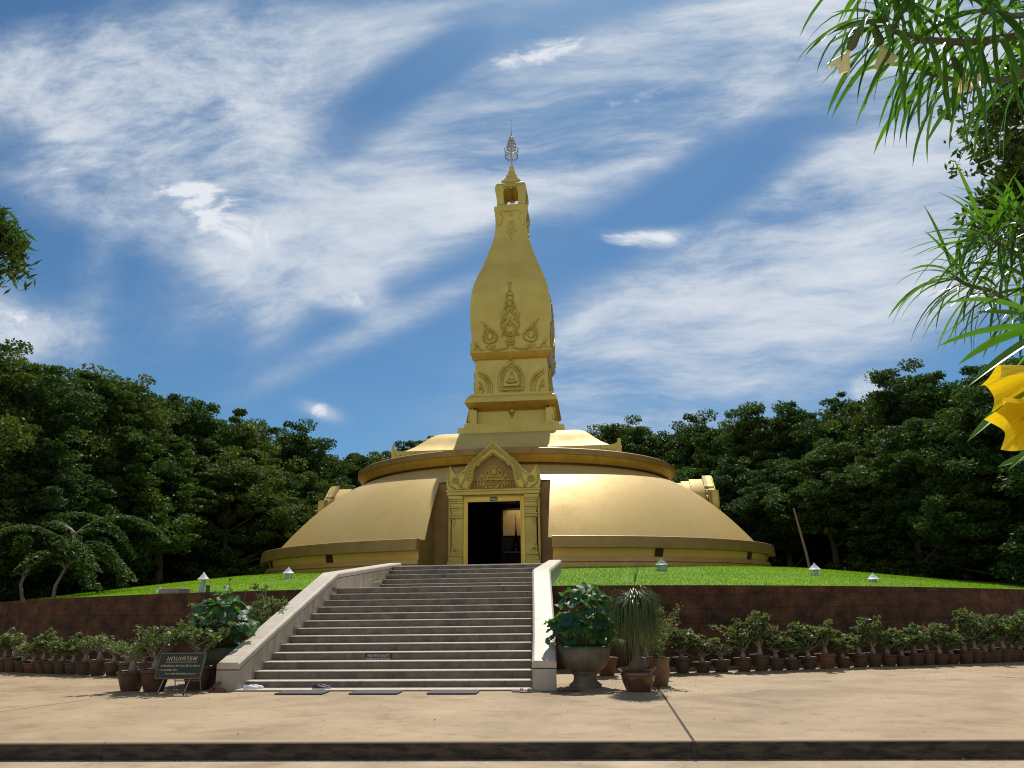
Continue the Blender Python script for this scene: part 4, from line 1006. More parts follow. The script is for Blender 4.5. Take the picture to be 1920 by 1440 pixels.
for i, (az, d, H, k) in enumerate(BACKR):
    x, y = az_pt(az, d)
    if az < -6: n_ = len(bw)-1-bw.index(i); lab = f'lower {KIND[k]} tree, {ORD[n_]} from the dome towards the sign'
    else: n_ = be.index(i); lab = f'lower {KIND[k]} tree, {ORD[n_]} from the dome past the palm'
    place_tree(k, x, y, H, 1+i*2.3, lab, 'lower trees at the lawn edge', sxy=H/12.5*1.25)
def undergrowth():
    vs = []; tn = []
    for i in range(520):
        az = rng.uniform(-46, 34)
        d0 = np.interp(az, [-46, -40, -30, -20, -6, 8, 20, 30, 36], [31, 33, 39, 47, 53, 50, 39, 33, 31]); d = d0+rng.uniform(-1.2, 6)
        x, y = az_pt(az, d); h = rng.uniform(.6, 3.4); r = rng.uniform(.7, 1.5)
        m = 150; dd = rng.normal(0, 1, (m, 3)); dd /= np.linalg.norm(dd, axis=1)[:, None]
        p = np.array([x, y, h*.62])+dd*np.array([r, r, h*.6])*(rng.uniform(.3, 1, m)**.5)[:, None]
        p = p[p[:, 2] > .05]; vs.append(leaf_cloud(p, .17, .5, 1.8)); tn.append(np.repeat(np.clip(rng.normal(rng.uniform(.1, .7), .15, len(p)), 0, 1), 4))
    v = np.concatenate(vs); t = np.concatenate(tn)
    o = np_mesh('undergrowth', v, quads(len(v)//4), LEAF_C, None, t)
    tag(o, 'dark tangled undergrowth filling the foot of the forest', 'undergrowth', kind='stuff')
undergrowth()
# young drooping trees on bare stems near the end of the wall
def droop_tree(name, az, d, H, label, lean, rs, n0):
    x, y = az_pt(az, d); t = thing(name, label, 'tree', (x, y, -.1), group='slender young trees behind the wall')
    g = MB(); P = [Vector((0, 0, 0))]
    for i in range(1, 8): P.append(Vector((lean*i/7+rs.normal(0, .05), rs.normal(0, .08), H*.66*i/7)))
    g.tube(P, [.085-.008*i for i in range(8)], 7)
    vs = []; tn = []
    for k in range(15):
        p = P[rs.integers(5, 8)]; a = k*2.4+n0; ln = rs.uniform(1.9, 3.4); q = [p]; dd = Vector((math.cos(a)*1.1, math.sin(a)*.7, rs.uniform(.5, 1.1)))
        for s in range(10):
            dd = dd+Vector((0, 0, -.19)); dd.normalize(); q.append(q[-1]+dd*ln/10)
        g.tube(q, [.03-.0026*s for s in range(11)], 5)
        for s in range(2, 11):
            ax = (q[s]-q[s-1]).normalized(); sd = ax.cross(Vector((0, 0, 1))); sd = sd.normalized() if sd.length > .05 else Vector((1, 0, 0))
            m = 64; u = rs.uniform(-1, 1, m); base = np.array(q[s])+np.array(ax)*rs.uniform(-.17, .17, m)[:, None]
            pp = base+np.array(sd)*(u*.24)[:, None]+np.stack([rs.normal(0, .02, m), rs.normal(0, .02, m), -.12*np.abs(u)+rs.normal(0, .025, m)], -1)
            vs.append(leaf_cloud(pp, .062, .9, 2.4, rs)); tn.append(np.repeat(np.clip(rs.normal(.6, .2, m), 0, 1), 4))
    g.build('trunk', mat('pale_bark', (.27, .22, .15), .8), t, smooth=60)
    v = np.concatenate(vs); np_mesh('crown', v, quads(len(v)//4), LEAF_F, t, np.concatenate(tn))
rs_ = np.random.default_rng(5)
droop_tree('slender_tree', -37.5, 30.0, 6.0, 'slender young tree with drooping fronds on an upright pale stem', -.25, rs_, 0)
droop_tree('slender_tree', -36.6, 29.5, 5.8, 'slender young tree with drooping fronds on a slanting pale stem', .9, rs_, 1.1)
x, y = az_pt(14.8, 36.5)
t = thing('bare_trunk', 'bare leaning pale tree trunk at the forest edge behind a lawn lamp', 'tree', (x, y, 0))
MB().tube([(0, 0, 0), (-.05, 0, 1.6), (-.2, .1, 3.2), (-.5, .2, 5.2)], [.075, .068, .06, .04], 8).build('trunk', mat('pale_trunk', (.26, .17, .11), .8), t, smooth=60)

# ------------------------------------------------------------------ lawn lamps and small things on the mound
def lawn_lamp(x, y, label, m, legs=True, s=1.0, zoff=0.0):
    z = float(lawn_z(x, y))+zoff
    t = thing('lawn_lamp', label, 'garden lamp', (x, y, z), group='lamps on the lawn'); t.scale = (s, s, s)
    MB().lathe([(.21, .18), (.215, .205), (.19, .215), (.17, .245), (.15, .25), (.11, .31), (.085, .315), (.07, .35), (.045, .355), (.02, .41), (.004, .43)], 20).build('lamp_cap', m, t, smooth=35)
    if legs:
        for k in range(4):
            a = math.pi/4+k*math.pi/2; MB().tube([(.14*math.cos(a), .14*math.sin(a), -.05), (.14*math.cos(a), .14*math.sin(a), .19)], .022, 8).build('post', m, t, smooth=60)
        MB().lathe([(.10, 0), (.10, .18)], 14).build('lamp_glass', mat('lamp_glass', (.5, .5, .45), .3), t)
    else: MB().lathe([(.155, -.05), (.165, .02), (.185, .03), (.185, .06), (.16, .07), (.17, .185)], 20).build('lamp_body', m, t, smooth=35)
    return t
lawn_lamp(-6.19, 10.58, 'white lawn lamp with tiered cap beside the stair parapet', WHITE, True, .88)
lawn_lamp(5.9, 11.08, 'grey green closed lawn lamp right before a brown dome vent', GREYGREEN, False, .95)
lawn_lamp(10.69, 11.48, 'white lawn lamp with open legs below the bare leaning trunk', WHITE, True, .90)
lawn_lamp(11.6, 9.0, 'white lawn lamp sunk behind the slope far from the door', WHITE, True, .76, -.06)
lawn_lamp(-8.62, 7.2, 'white lamp cap just peeping over the mound behind a grey block', WHITE, True, .75, -.19)
z = float(lawn_z(-6.25, 5.05))
t = thing('pipe_lamp', 'white capped lamp on a bent blue grey pipe by the wall', 'garden lamp', (-6.25, 5.1, z-.02), group='lamps on the lawn')
MB().lathe([(.14, .36), (.145, .385), (.125, .392), (.11, .42), (.092, .428), (.066, .475), (.048, .482), (.025, .53), (.004, .55)], 20).build('lamp_cap', WHITE, t, smooth=35)
MB().tube([(-.02, 0, -.05), (-.02, 0, .12), (-.01, 0, .2), (.0, 0, .25)], [.065, .065, .062, .05], 12).build('pipe', PIPE, t, smooth=60)
MB().tube([(0, .03, .2), (0, .03, .38)], .05, 10).build('neck', GREYGREEN, t, smooth=60)
t = tag(MB().box(-.33, .33, -.2, .2, -.1, .13).build('concrete_box', BLOCK, smooth=0, bevel=.015), 'flat grey concrete box on the wall top beside the pipe lamp', 'box'); t.location = (-6.85, 4.82, wall_top(6.78))
t.rotation_euler = (0, 0, -.28)
t = tag(MB().box(-.04, .04, -.04, .04, -.05, .19).build('stake', BARK, smooth=0, bevel=.008), 'short grey stake standing on the lawn edge', 'stake'); t.location = (-5.86, 4.62, 1.76)

# ------------------------------------------------------------------ potted desert roses along the wall
def rose_proto(seed, ht, wid, flowers, leafy=1.0, big=1.0, pm=CLAY, pale=False):
    rs = np.random.default_rng(seed); t = thing('desert_rose_pot', 'x', 'potted plant')
    pr = .19*big; ph = .30*big
    MB().lathe([(pr*.66, 0), (pr*.70, .02), (pr*.90, ph*.5), (pr*1.0, ph*.82), (pr*1.10, ph*.86), (pr*1.12, ph*.97), (pr*1.06, ph), (pr*.94, ph*.97), (pr*.92, ph*.9)], 22, cap=False).build('pot', pm, t, smooth=40)
    MB().lathe([(.001, ph*.9), (pr*.93, ph*.91)], 18, cap=False).build('soil', SOIL, t)
    g = MB(); vs = []; tn = []; fv = []; ft = []
    g.lathe([(.04*big, ph*.86), (.07*big, ph*.95), (.055*big, ph+.07*big), (.028*big, ph+.16*big)], 10)
    tips = []
    nb = int(10+5*leafy)
    for k in range(nb):
        a = k*2.4+rs.uniform(-.3, .3); ln = rs.uniform(.55, 1.0); q = [Vector((0, 0, ph+.12*big))]
        d = Vector((math.cos(a)*rs.uniform(.5, 1.1), math.sin(a)*rs.uniform(.5, 1.1), rs.uniform(.5, 1.3)))
        d = Vector((d.x*wid, d.y*wid, d.z*ht)); 
        for s in range(4): q.append(q[-1]+d*ln/4+Vector(rs.normal(0, .022, 3)))
        g.tube(q, [.017, .013, .010, .008, .006], 6); tips.append((q[-1], 1.0)); tips.append((q[3], .7))
        for m in range(2):
            b_ = q[rs.integers(2, 4)]; e = b_+Vector((rs.normal(0, .10), rs.normal(0, .10), rs.uniform(.05, .16))); g.tube([b_, (b_+e)/2+Vector(rs.normal(0, .01, 3)), e], [.012, .010, .007], 5); tips.append((e, 1.0))
    for p, wgt in tips:
        m = int(rs.integers(9, 26)*leafy*wgt)
        if m < 1: continue
        dd = rs.normal(0, 1, (m, 3)); dd[:, 2] = np.abs(dd[:, 2])*.7+.05; dd /= np.linalg.norm(dd, axis=1)[:, None]
        c = np.array(p)+dd*rs.uniform(.02, .095, m)[:, None]
        vs.append(leaf_cloud(c, .042, .3, 2.0, rs)); tn.append(np.repeat(np.clip(rs.normal(.5, .25, m), 0, 1), 4))
    g.build('stems', STEM, t, smooth=60)
    v = np.concatenate(vs); np_mesh('leaves', v, quads(len(v)//4), LEAF_P, t, np.concatenate(tn))
    if flowers:
        for k in range(flowers):
            p, _ = tips[rs.integers(len(tips))]; c = np.array(p)+np.array([rs.normal(0, .03), rs.normal(0, .03), .06])
            fd = rs.normal(0, 1, 3); fd[2] = abs(fd[2]); fd[1] -= .8; fd /= np.linalg.norm(fd); u = np.cross(fd, [0, 0, 1.0]); u /= np.linalg.norm(u)+1e-9; w = np.cross(fd, u)
            for m in range(5):
                a = m*2*math.pi/5; r_ = np.cos(a)*u+np.sin(a)*w; s_ = np.cross(fd, r_)
                fv.append(np.array([c, c+r_*.032+s_*.024+fd*.016, c+r_*.056+fd*.02, c+r_*.032-s_*.024+fd*.016])); ft += [rs.uniform(0, 1)]*4
        v = np.concatenate(fv); np_mesh('flowers', v, quads(len(v)//4), PINK, t, np.array(ft))
    return t
POTS_E = [(5.1, 2.74), (5.51, 2.8), (5.93, 2.86), (6.32, 2.93), (6.8, 3.07), (7.17, 3.18), (7.51, 3.29), (7.86, 3.39), (8.23, 3.52), (8.63, 3.67), (9.02, 3.81), (9.4, 3.93), (9.73, 4.02), (10.06, 4.12), (10.38, 4.2), (10.69, 4.3), (10.98, 4.39), (11.28, 4.48), (11.56, 4.57), (11.89, 4.67), (12.16, 4.76), (12.39, 4.83), (12.61, 4.9), (12.85, 4.97), (13.07, 5.05), (13.28, 5.14), (13.55, 5.24)]
POTS_W = [(-6.10, 2.50), (-6.5, 2.55), (-6.87, 2.63), (-7.31, 2.77), (-7.72, 2.9), (-8.1, 3.03), (-8.44, 3.14), (-8.75, 3.24), (-9.06, 3.34), (-9.39, 3.45), (-9.73, 3.57), (-10.08, 3.69), (-10.40, 3.81), (-10.75, 3.93)]
#            seed  ht   wid flowers leafy big mat
RP = {'tall': rose_proto(31, .56, .36, 3, 2.1), 'round': rose_proto(32, .34, .40, 2, 2.1), 'pink': rose_proto(33, .44, .38, 20, 1.9), 'small': rose_proto(34, .20, .24, 0, .9), 'bare': rose_proto(35, .18, .30, 0, .25), 'orange': rose_proto(36, .46, .34, 3, 1.3, 1.05, CLAYO), 'tuft': rose_proto(37, .34, .28, 1, 1.6), 'lanky': rose_proto(38, .60, .26, 4, 1.3), 'sparse': rose_proto(39, .24, .24, 0, .38, 1.06)}
DESC = {'tall': 'tall leafy desert rose', 'round': 'rounded leafy desert rose', 'pink': 'desert rose with pink blooms', 'small': 'small dwarf desert rose', 'bare': 'nearly bare desert rose', 'orange': 'desert rose in an orange clay pot', 'tuft': 'upright tufted desert rose', 'lanky': 'lanky thin desert rose', 'sparse': 'sparsely leaved desert rose'}
pu = set()
def put_rose(kind, x, y, rz, s, label, group):
    o = RP[kind] if kind not in pu else copy_tree(RP[kind]); pu.add(kind)
    o.location = (x, y, 0); o.rotation_euler = (0, 0, rz); o.scale = (s[0], s[0], s[1]); tag(o, label, 'potted plant', group)
SEQ_E = ['pink', 'round', 'tall', 'bare', 'tall', 'lanky', 'tuft', 'round', 'tall', 'orange', 'pink', 'small', 'lanky', 'pink', 'round', 'tuft', 'bare', 'lanky', 'round', 'small', 'tall', 'tuft', 'lanky', 'round', 'tall', 'tuft', 'lanky']
HS_E = [1.0, .95, .8, 1.05, .9, 1.0, .95, .9, .85, 1.0, .8, .95, .9, 1.0, .95, .9, .95, .9, .95, 1.0, 1.0, .9, 1.0, 1.0, 1.05, 1.0, 1.0]
for i, (x, y) in enumerate(POTS_E):
    k = SEQ_E[i]; put_rose(k, x, y, i*2.1, (.98+.07*math.sin(i*3.1), HS_E[i]*(.92+.12*math.sin(i*1.7)+.07*math.cos(i*5.1))), f'{DESC[k]}, pot {ORD[i] if i < 22 else ["twenty-third","twenty-fourth","twenty-fifth","twenty-sixth","twenty-seventh"][i-22]} along the wall from the palm', 'potted desert roses along the wall')
SEQ_W = ['small', 'bare', 'sparse', 'sparse', 'sparse', 'tuft', 'small', 'sparse', 'tuft', 'orange', 'bare', 'sparse', 'tuft', 'sparse']
HS_W = [.95, .95, .9, 1.05, .95, .9, .95, .9, 1.0, .75, .9, 1.1, 1.0, .9]
for i, (x, y) in enumerate(POTS_W):
    k = SEQ_W[i]; put_rose(k, x, y, .6+i*1.7, (.98+.05*math.sin(i*2.3), HS_W[i]), f'{DESC[k]}, pot {ORD[i]} along the wall from the green sign', 'potted desert roses along the wall')
# pots grouped round the sign
RB = [rose_proto(41, .42, .52, 0, .8, 1.28), rose_proto(42, .55, .55, 0, .9, 1.28), rose_proto(43, .70, .62, 0, 1.5, 1.5), rose_proto(44, .95, .40, 0, 1.3, 1.3), rose_proto(45, .85, .55, 0, 1.0, 1.45)]
for o, x, y, rz, lab, sz in ((RB[0], -4.72, -.18, .4, 'thick stemmed desert rose in a clay pot at the end beside the sign', .9), (RB[1], -4.22, -.28, 2.0, 'pale branched desert rose in a clay pot tucked behind the sign edge', 1.0), (RB[2], -3.52, -.02, 1.0, 'wide bushy desert rose in the large clay pot directly behind the sign', .95), (RB[3], -4.05, 1.1, 3.0, 'tall green desert rose between the sign and the lotus urn', 1.05), (RB[4], -3.25, 2.1, .2, 'sprawling desert rose against the stair parapet behind the lotus urn', 1.25)):
    o.location = (x, y, 0); o.rotation_euler = (0, 0, rz); o.scale = (1, 1, sz); tag(o, lab, 'potted plant', 'desert roses round the sign')
t = rose_proto(46, .62, .46, 12, 1.0, 1.15, CLAYO); t.location = (3.95, 2.3, 0); t.name = 'desert_rose_pot'; tag(t, 'pink blooming desert rose half hidden between the stone urn and palm', 'potted plant', 'potted desert roses along the wall')
t = rose_proto(47, .62, .42, 10, 1.0, 1.2); t.location = (4.75, 2.0, 0); tag(t, 'pink desert rose standing behind the ponytail palm', 'potted plant', 'potted desert roses along the wall')

# tall amber pot behind the palm
t = thing('tall_pot', 'tall amber clay pot with a straggling shrub behind the palm', 'potted plant', (4.83, .42, 0))
MB().lathe([(.17, 0), (.19, .05), (.225, .25), (.215, .40), (.23, .43), (.235, .47), (.20, .47), (.19, .42)], 24, cap=False).build('pot', mat('amber_pot', (.20, .105, .038), .45, 0, (.12, .06, .022), 5, 6), t, smooth=40); MB().lathe([(.001, .42), (.2, .42)], 16, cap=False).build('soil', SOIL, t)
rs = np.random.default_rng(9); g = MB(); vs = []; tn = []
for k in range(16):
    a = k*2.4; q = [Vector((0, 0, .42))]; d = Vector((math.cos(a)*.42, math.sin(a)*.35, rs.uniform(.5, 1.0)))
    for s in range(5): q.append(q[-1]+d*.2+Vector(rs.normal(0, .02, 3)))
    g.tube(q, [.012, .01, .009, .008, .006, .004], 5)
    for p in q[1:]:
        m = 12; c = np.array(p)+rs.normal(0, .045, (m, 3)); vs.append(leaf_cloud(c, .03, .3, 2.0, rs)); tn.append(np.repeat(rs.uniform(0, 1, m), 4))
g.build('stems', STEM, t, smooth=60); v = np.concatenate(vs); np_mesh('leaves', v, quads(len(v)//4), LEAF_P, t, np.concatenate(tn))

# ------------------------------------------------------------------ lotus urns
def lotus_disc(c, nrm, r, rs, fold):
    """wavy round leaf with a folded edge"""
    n = 18; nrm = Vector(nrm).normalized(); u = nrm.orthogonal().normalized(); u.rotate(Matrix.Rotation(rs.uniform(0, 6.28), 3, nrm)); w = nrm.cross(u); vs = []
    ph, am = rs.uniform(0, 6.28), rs.uniform(.10, .26)*r
    for ri, rr in enumerate((.12, .45, .8, 1.0)):
        for j in range(n):
            a = 2*math.pi*j/n; R_ = r*rr*(1+.05*math.sin(5*a+ph)); h = (rr**2)*(am*math.sin(3*a+ph)+.5*am*math.sin(7*a))+.12*r*rr*rr-abs(math.cos(a))**2*rr*rr*fold*r
            vs.append(c+u*(R_*math.cos(a))+w*(R_*math.sin(a))+nrm*h)
    fs = [(i*n+j, i*n+(j+1) % n, (i+1)*n+(j+1) % n, (i+1)*n+j) for i in range(3) for j in range(n)]
    return vs, fs
def lotus_urn(x, y, label, seed, extra, nleaf=34, hscale=1.0, pods=False):
    rs = random.Random(seed); t = thing('lotus_urn', label, 'planter', (x, y, 0), group='stone lotus urns beside the stairs')
    MB().lathe([(.285, 0), (.29, .035), (.27, .055), (.22, .09), (.205, .14), (.205, .19), (.235, .225), (.25, .25), (.24, .27), (.33, .31), (.40, .39), (.44, .49), (.462, .60), (.47, .645), (.48, .66), (.455, .675), (.425, .66), (.42, .60)], 40, cap=False).build('urn', URN, t, smooth=40)
    MB().lathe([(.463, .662), (.468, .69), (.44, .70), (.428, .655)], 40, cap=False).build('algae_rim', ALGAE, t, smooth=60)
    MB().lathe([(.001, .63), (.425, .63)], 30, cap=False).build('water', WATER, t)
    g = MB(); gl = MB(); tint = []
    L_ = list(extra)
    for k in range(nleaf):
        a = k*2.4+rs.uniform(-.3, .3); f = math.sqrt((k+.5)/nleaf); hh = (1.66-.70*f*f+rs.uniform(-.20, .12))*hscale
        L_.append((math.cos(a)*f*.62, math.sin(a)*f*.5, hh, rs.uniform(.09, .17), f))
    for k in range(34):
        a = k*2.4+1; L_.append((math.cos(a)*rs.uniform(.42, .62), math.sin(a)*rs.uniform(.38, .55), rs.uniform(.78, 1.2)*hscale, rs.uniform(.07, .13), 1.0))
    for e in L_:
        lx, ly, hh, r, f = e
        c = Vector((lx, ly, hh)); out = Vector((lx, ly, 0)); out = out.normalized() if out.length > .01 else Vector((1, 0, 0))
        nrm = Vector((0, 0, 1))+out*(rs.uniform(.2, .9)*(.4+f))+Vector((rs.uniform(-.45, .45), rs.uniform(-.75, .3), 0))
        vs, fs = lotus_disc(c, nrm, r, rs, rs.choice((0, .12, .3, .6))); gl.add(vs, fs); tint += [min(1, max(0, rs.gauss(.42, .28)))]*len(vs)
        g.tube([(lx*.35, ly*.35, .6), (lx*.7, ly*.7, .6+(hh-.6)*.6), (lx, ly, hh)], [.008, .007, .005], 5)
    if pods:
        for lx, ly, hh in ((.02, .0, 1.95), (.32, .1, 1.72)):
            g.tube([(lx*.3, 0, .6), (lx, ly, 1.3), (lx+.06, ly, hh)], .006, 5); g.lathe([(.008, hh-.01), (.028, hh+.03), (.03, hh+.045), (.004, hh+.05)], 10, lx+.06, ly)
    g.build('stalks', GSTEM, t, smooth=60)
    me = bpy.data.meshes.new('leaves'); me.from_pydata(gl.v, [], gl.f); me.update(); a_ = me.attributes.new('tint', 'FLOAT', 'POINT'); a_.data.foreach_set('value', tint); link('leaves', me, LEAF_L, t, 180)
lotus_urn(3.55, .28, 'grey stone pedestal urn of green lotus leaves between stair parapet and palm', 4, [(-.62, -.1, 1.12, .11, .9), (-.60, -.25, .82, .10, 1.0), (-.5, -.2, .9, .1, 1), (.45, 0, 1.55, .14, .5), (.33, 0, 1.58, .12, .4), (-.3, 0, 1.62, .13, .4)], 62)
lotus_urn(-3.52, .75, 'shaded stone urn of broad lotus leaves behind the green sign', 8, [(-.45, .0, 1.52, .20, .9), (.62, -.1, 1.1, .14, .8), (.55, -.2, 1.3, .13, .7)], 62, 1.02, True)

# ponytail palm
t = thing('ponytail_palm', 'ponytail palm with long hanging leaves in a brown glazed pot', 'potted plant', (4.45, -.38, 0))
def wavy(i, a): return .045*math.sin(7*a) if i in (5, 6, 7) else 0
MB().lathe([(.20, 0), (.215, .03), (.27, .16), (.285, .26), (.275, .31), (.31, .335), (.335, .36), (.31, .37), (.275, .33)], 44, cap=False, wob=wavy).build('pot', GLAZE, t, smooth=50)
MB().lathe([(.29, .252), (.297, .26), (.29, .268)], 40, cap=False).build('pot_band', CLAYO, t); MB().lathe([(.001, .325), (.28, .325)], 20, cap=False).build('soil', SOIL, t)
MB().lathe([(.16, .32), (.165, .36), (.13, .44), (.085, .52), (.06, .65), (.05, .95), (.045, 1.35), (.04, 1.45)], 14).build('trunk', BARK, t, smooth=60)
rs = np.random.default_rng(21); vs = []; tn = []; fcs = []; cnt = 0
for k in range(1000):
    a = rs.uniform(0, 2*math.pi); L_ = rs.uniform(.65, 1.2); el = rs.uniform(-.1, 1.1); d = np.array([math.cos(a)*math.cos(el), math.sin(a)*math.cos(el), math.sin(el)])
    p = np.array([0, 0, 1.42+rs.uniform(-.10, .08)]); ns = 9; w0 = rs.uniform(.004, .0075); rlim = .10+.37*math.sqrt(rs.uniform(0, 1)); L_ = rs.uniform(.55, 1.05)+(.42-rlim)*.8; pts = [p]
    for s in range(ns):
        d = d+np.array([0, 0, -.29]); rad = math.hypot(p[0], p[1])
        if rad > rlim:
            d[:2] *= .25; d[2] = -abs(d[2])-.12
        d /= np.linalg.norm(d); p = p+d*L_/ns; pts.append(p)
    side = np.array([-math.sin(a), math.cos(a), 0])
    for s, q in enumerate(pts):
        w = w0*(1-.85*(s/ns)**2); vs += [q-side*w, q+side*w]
    for s in range(ns): fcs.append((cnt+2*s, cnt+2*s+1, cnt+2*s+3, cnt+2*s+2))
    cnt += 2*(ns+1); tt = rs.uniform(0, .45); lo_ = rs.uniform(.2, .75); tn += [tt+lo_*max(0, min(1, (1.15-float(pts[i_//2][2]))*2.2)) for i_ in range(2*(ns+1))]
np_mesh('leaves', np.array(vs), np.array(fcs), LEAF_K, t, np.array(tn))
g = MB(); g.tube([(.0, 0, 1.4), (.03, 0, 1.75), (.06, 0, 2.1)], [.008, .006, .003], 5)
for k in range(5): g.tube([(.03, 0, 1.75), (.02+.03*k, .02*k, 1.95+.04*k), (.0+.07*k, .03*k, 2.05+.05*(k % 3))], [.004, .003, .0015], 4)
g.build('flower_spike', GSTEM, t, smooth=60)

# fallen leaves and grit on the paving
def litter():
    P = []
    for cx, cy, n, sx, sy in ((4.0, .9, 150, .7, .6), (4.7, .2, 60, .5, .6), (-3.8, .3, 70, .9, .5), (8.5, 2.9, 90, 3.2, .5), (-8.2, 2.4, 60, 1.8, .5), (3, -2.5, 60, 6, 1.6), (1.5, -.9, 20, 2.5, .3)):
        P.append(np.stack([rng.normal(cx, sx, n), rng.normal(cy, sy, n), np.full(n, .012)], -1))
    p = np.concatenate(P); p = p[(p[:, 1] > -4.9) & ((np.abs(p[:, 0]) > 3.15) | (p[:, 1] < -.5))]; n = len(p)
    v = leaf_cloud(p, .022, 3.0, 1.8); v[:, 2] = np.clip(v[:, 2], .006, .03)
    o = np_mesh('leaf_litter', v, quads(n), LITTER, None, np.repeat(rng.uniform(0, 1, n), 4)); tag(o, 'dry fallen leaves scattered over the paving round the pots', 'leaf litter', kind='stuff')
    n = 2600; x = rng.uniform(-9, 14, n); y = kerb_y(0)+.042*x-np.abs(rng.normal(0, .035, n))-.004; s_ = rng.uniform(.003, .011, n)*(1+1.2*(rng.uniform(0, 1, n) > .96))
    t = np.array([[1, 0, -.3], [-.5, .87, -.3], [-.5, -.87, -.3], [0, 0, .9]]); c = np.stack([x, y, np.full(n, -.181)], -1)
    ang = rng.uniform(0, 6.28, n); co_, si_ = np.cos(ang), np.sin(ang); tv = np.stack([t[None, :, 0]*co_[:, None]-t[None, :, 1]*si_[:, None], t[None, :, 0]*si_[:, None]+t[None, :, 1]*co_[:, None], np.repeat(t[None, :, 2], n, 0)], -1)
    v = (c[:, None]+tv*s_[:, None, None]).reshape(-1, 3); f = np.concatenate([np.array([[0, 1, 3], [1, 2, 3], [2, 0, 3]])+4*i for i in range(n)])
    o = np_mesh('gutter_grit', v, f, GRIT); tag(o, 'dark grit and soil gathered along the foot of the kerb', 'grit', kind='stuff')
litter()

# ------------------------------------------------------------------ sign on an easel
SG = thing('notice_board', 'dark green Thai notice board leaning on a metal easel', 'sign', (-3.52, -.78, 0))
tilt = math.atan2(.14, .41)
def sgx(o): o.rotation_euler = (-tilt, 0, 0); o.location = (0, 0, .255); return o
board = sgx(MB().box(-.405, .405, -.012, .012, .012, .428).build('board', SIGNG, SG, smooth=0))
g = MB(); g.box(-.42, .42, -.02, .02, -.003, .018); g.box(-.42, .42, -.02, .02, .422, .443); g.box(-.42, -.40, -.02, .02, .018, .422); g.box(.40, .42, -.02, .02, .018, .422)
sgx(g.build('frame', SIGNF, SG, smooth=0, bevel=.004))
text('แดนเคารพ', .118, GOLDTX, board, (0, -.0145, .345), width=.56, ext=.002, shear=.12)
g = MB(); g.box(-.29, .29, -.0155, -.0125, .278, .285)
rs = random.Random(12)
for (z0, xa, xb, hh) in ((.215, -.36, .36, .030), (.145, -.36, -.05, .028), (.082, -.24, .33, .028)):
    x = xa
    while x < xb:     # rows of small weathered characters, too worn to read
        w = rs.uniform(.010, .020); q = rs.choice((0, 1, 2))
        g.box(x, x+.0045, -.0150, -.0125, z0-hh/2, z0+hh/2)
        if q: g.box(x, x+w, -.0152, -.0125, z0+hh/2-.005, z0+hh/2)
        if q == 2: g.box(x+w-.0045, x+w, -.0148, -.0125, z0-hh/2, z0+hh/2)
        if rs.random() < .16: g.box(x+.003, x+.011, -.0151, -.0125, z0+hh/2+.006, z0+hh/2+.012)
        x += w+.005
for sx in (-1, 1):
    for a, b_ in ((.385, .345), (.36, .39)): pass
g.build('lettering', GOLDTX, board, smooth=0)
g = MB()
for sx in (-1, 1):
    for sz in (0, 1):
        z0, z1 = ((.03, .06) if sz == 0 else (.38, .41)); 
        g.tube([(sx*.38, -.0135, z0 if sz == 0 else z1), (sx*.33, -.0135, (z0+z1)/2), (sx*.345, -.0135, z1+.02 if sz == 0 else z0-.02), (sx*.385, -.0135, z1+.05 if sz == 0 else z0-.05)], .005, 4)
g.build('corner_scroll', SIGNF, board, smooth=60)
for sx, dx in ((-.27, -.06), (.21, -.06)):
    MB().tube([(sx+.02, .05, .30), (sx+dx, -.03, .012)], .010, 8).build('leg', STEEL, SG, smooth=60); 
for sx in (-.17, .30):
    MB().tube([(sx-.02, .14, .62), (sx, .30, .012)], .009, 8).build('leg', STEEL, SG, smooth=60)
MB().tube([(-.17, .24, .20), (.30, .24, .20)], .008, 8).build('crossbar', STEEL, SG, smooth=60)
for sx in (-.33, .15): MB().lathe([(.014, 0), (.016, .02), (.012, .03)], 10, sx, -.03).build('rubber_foot', RUBBER, SG)

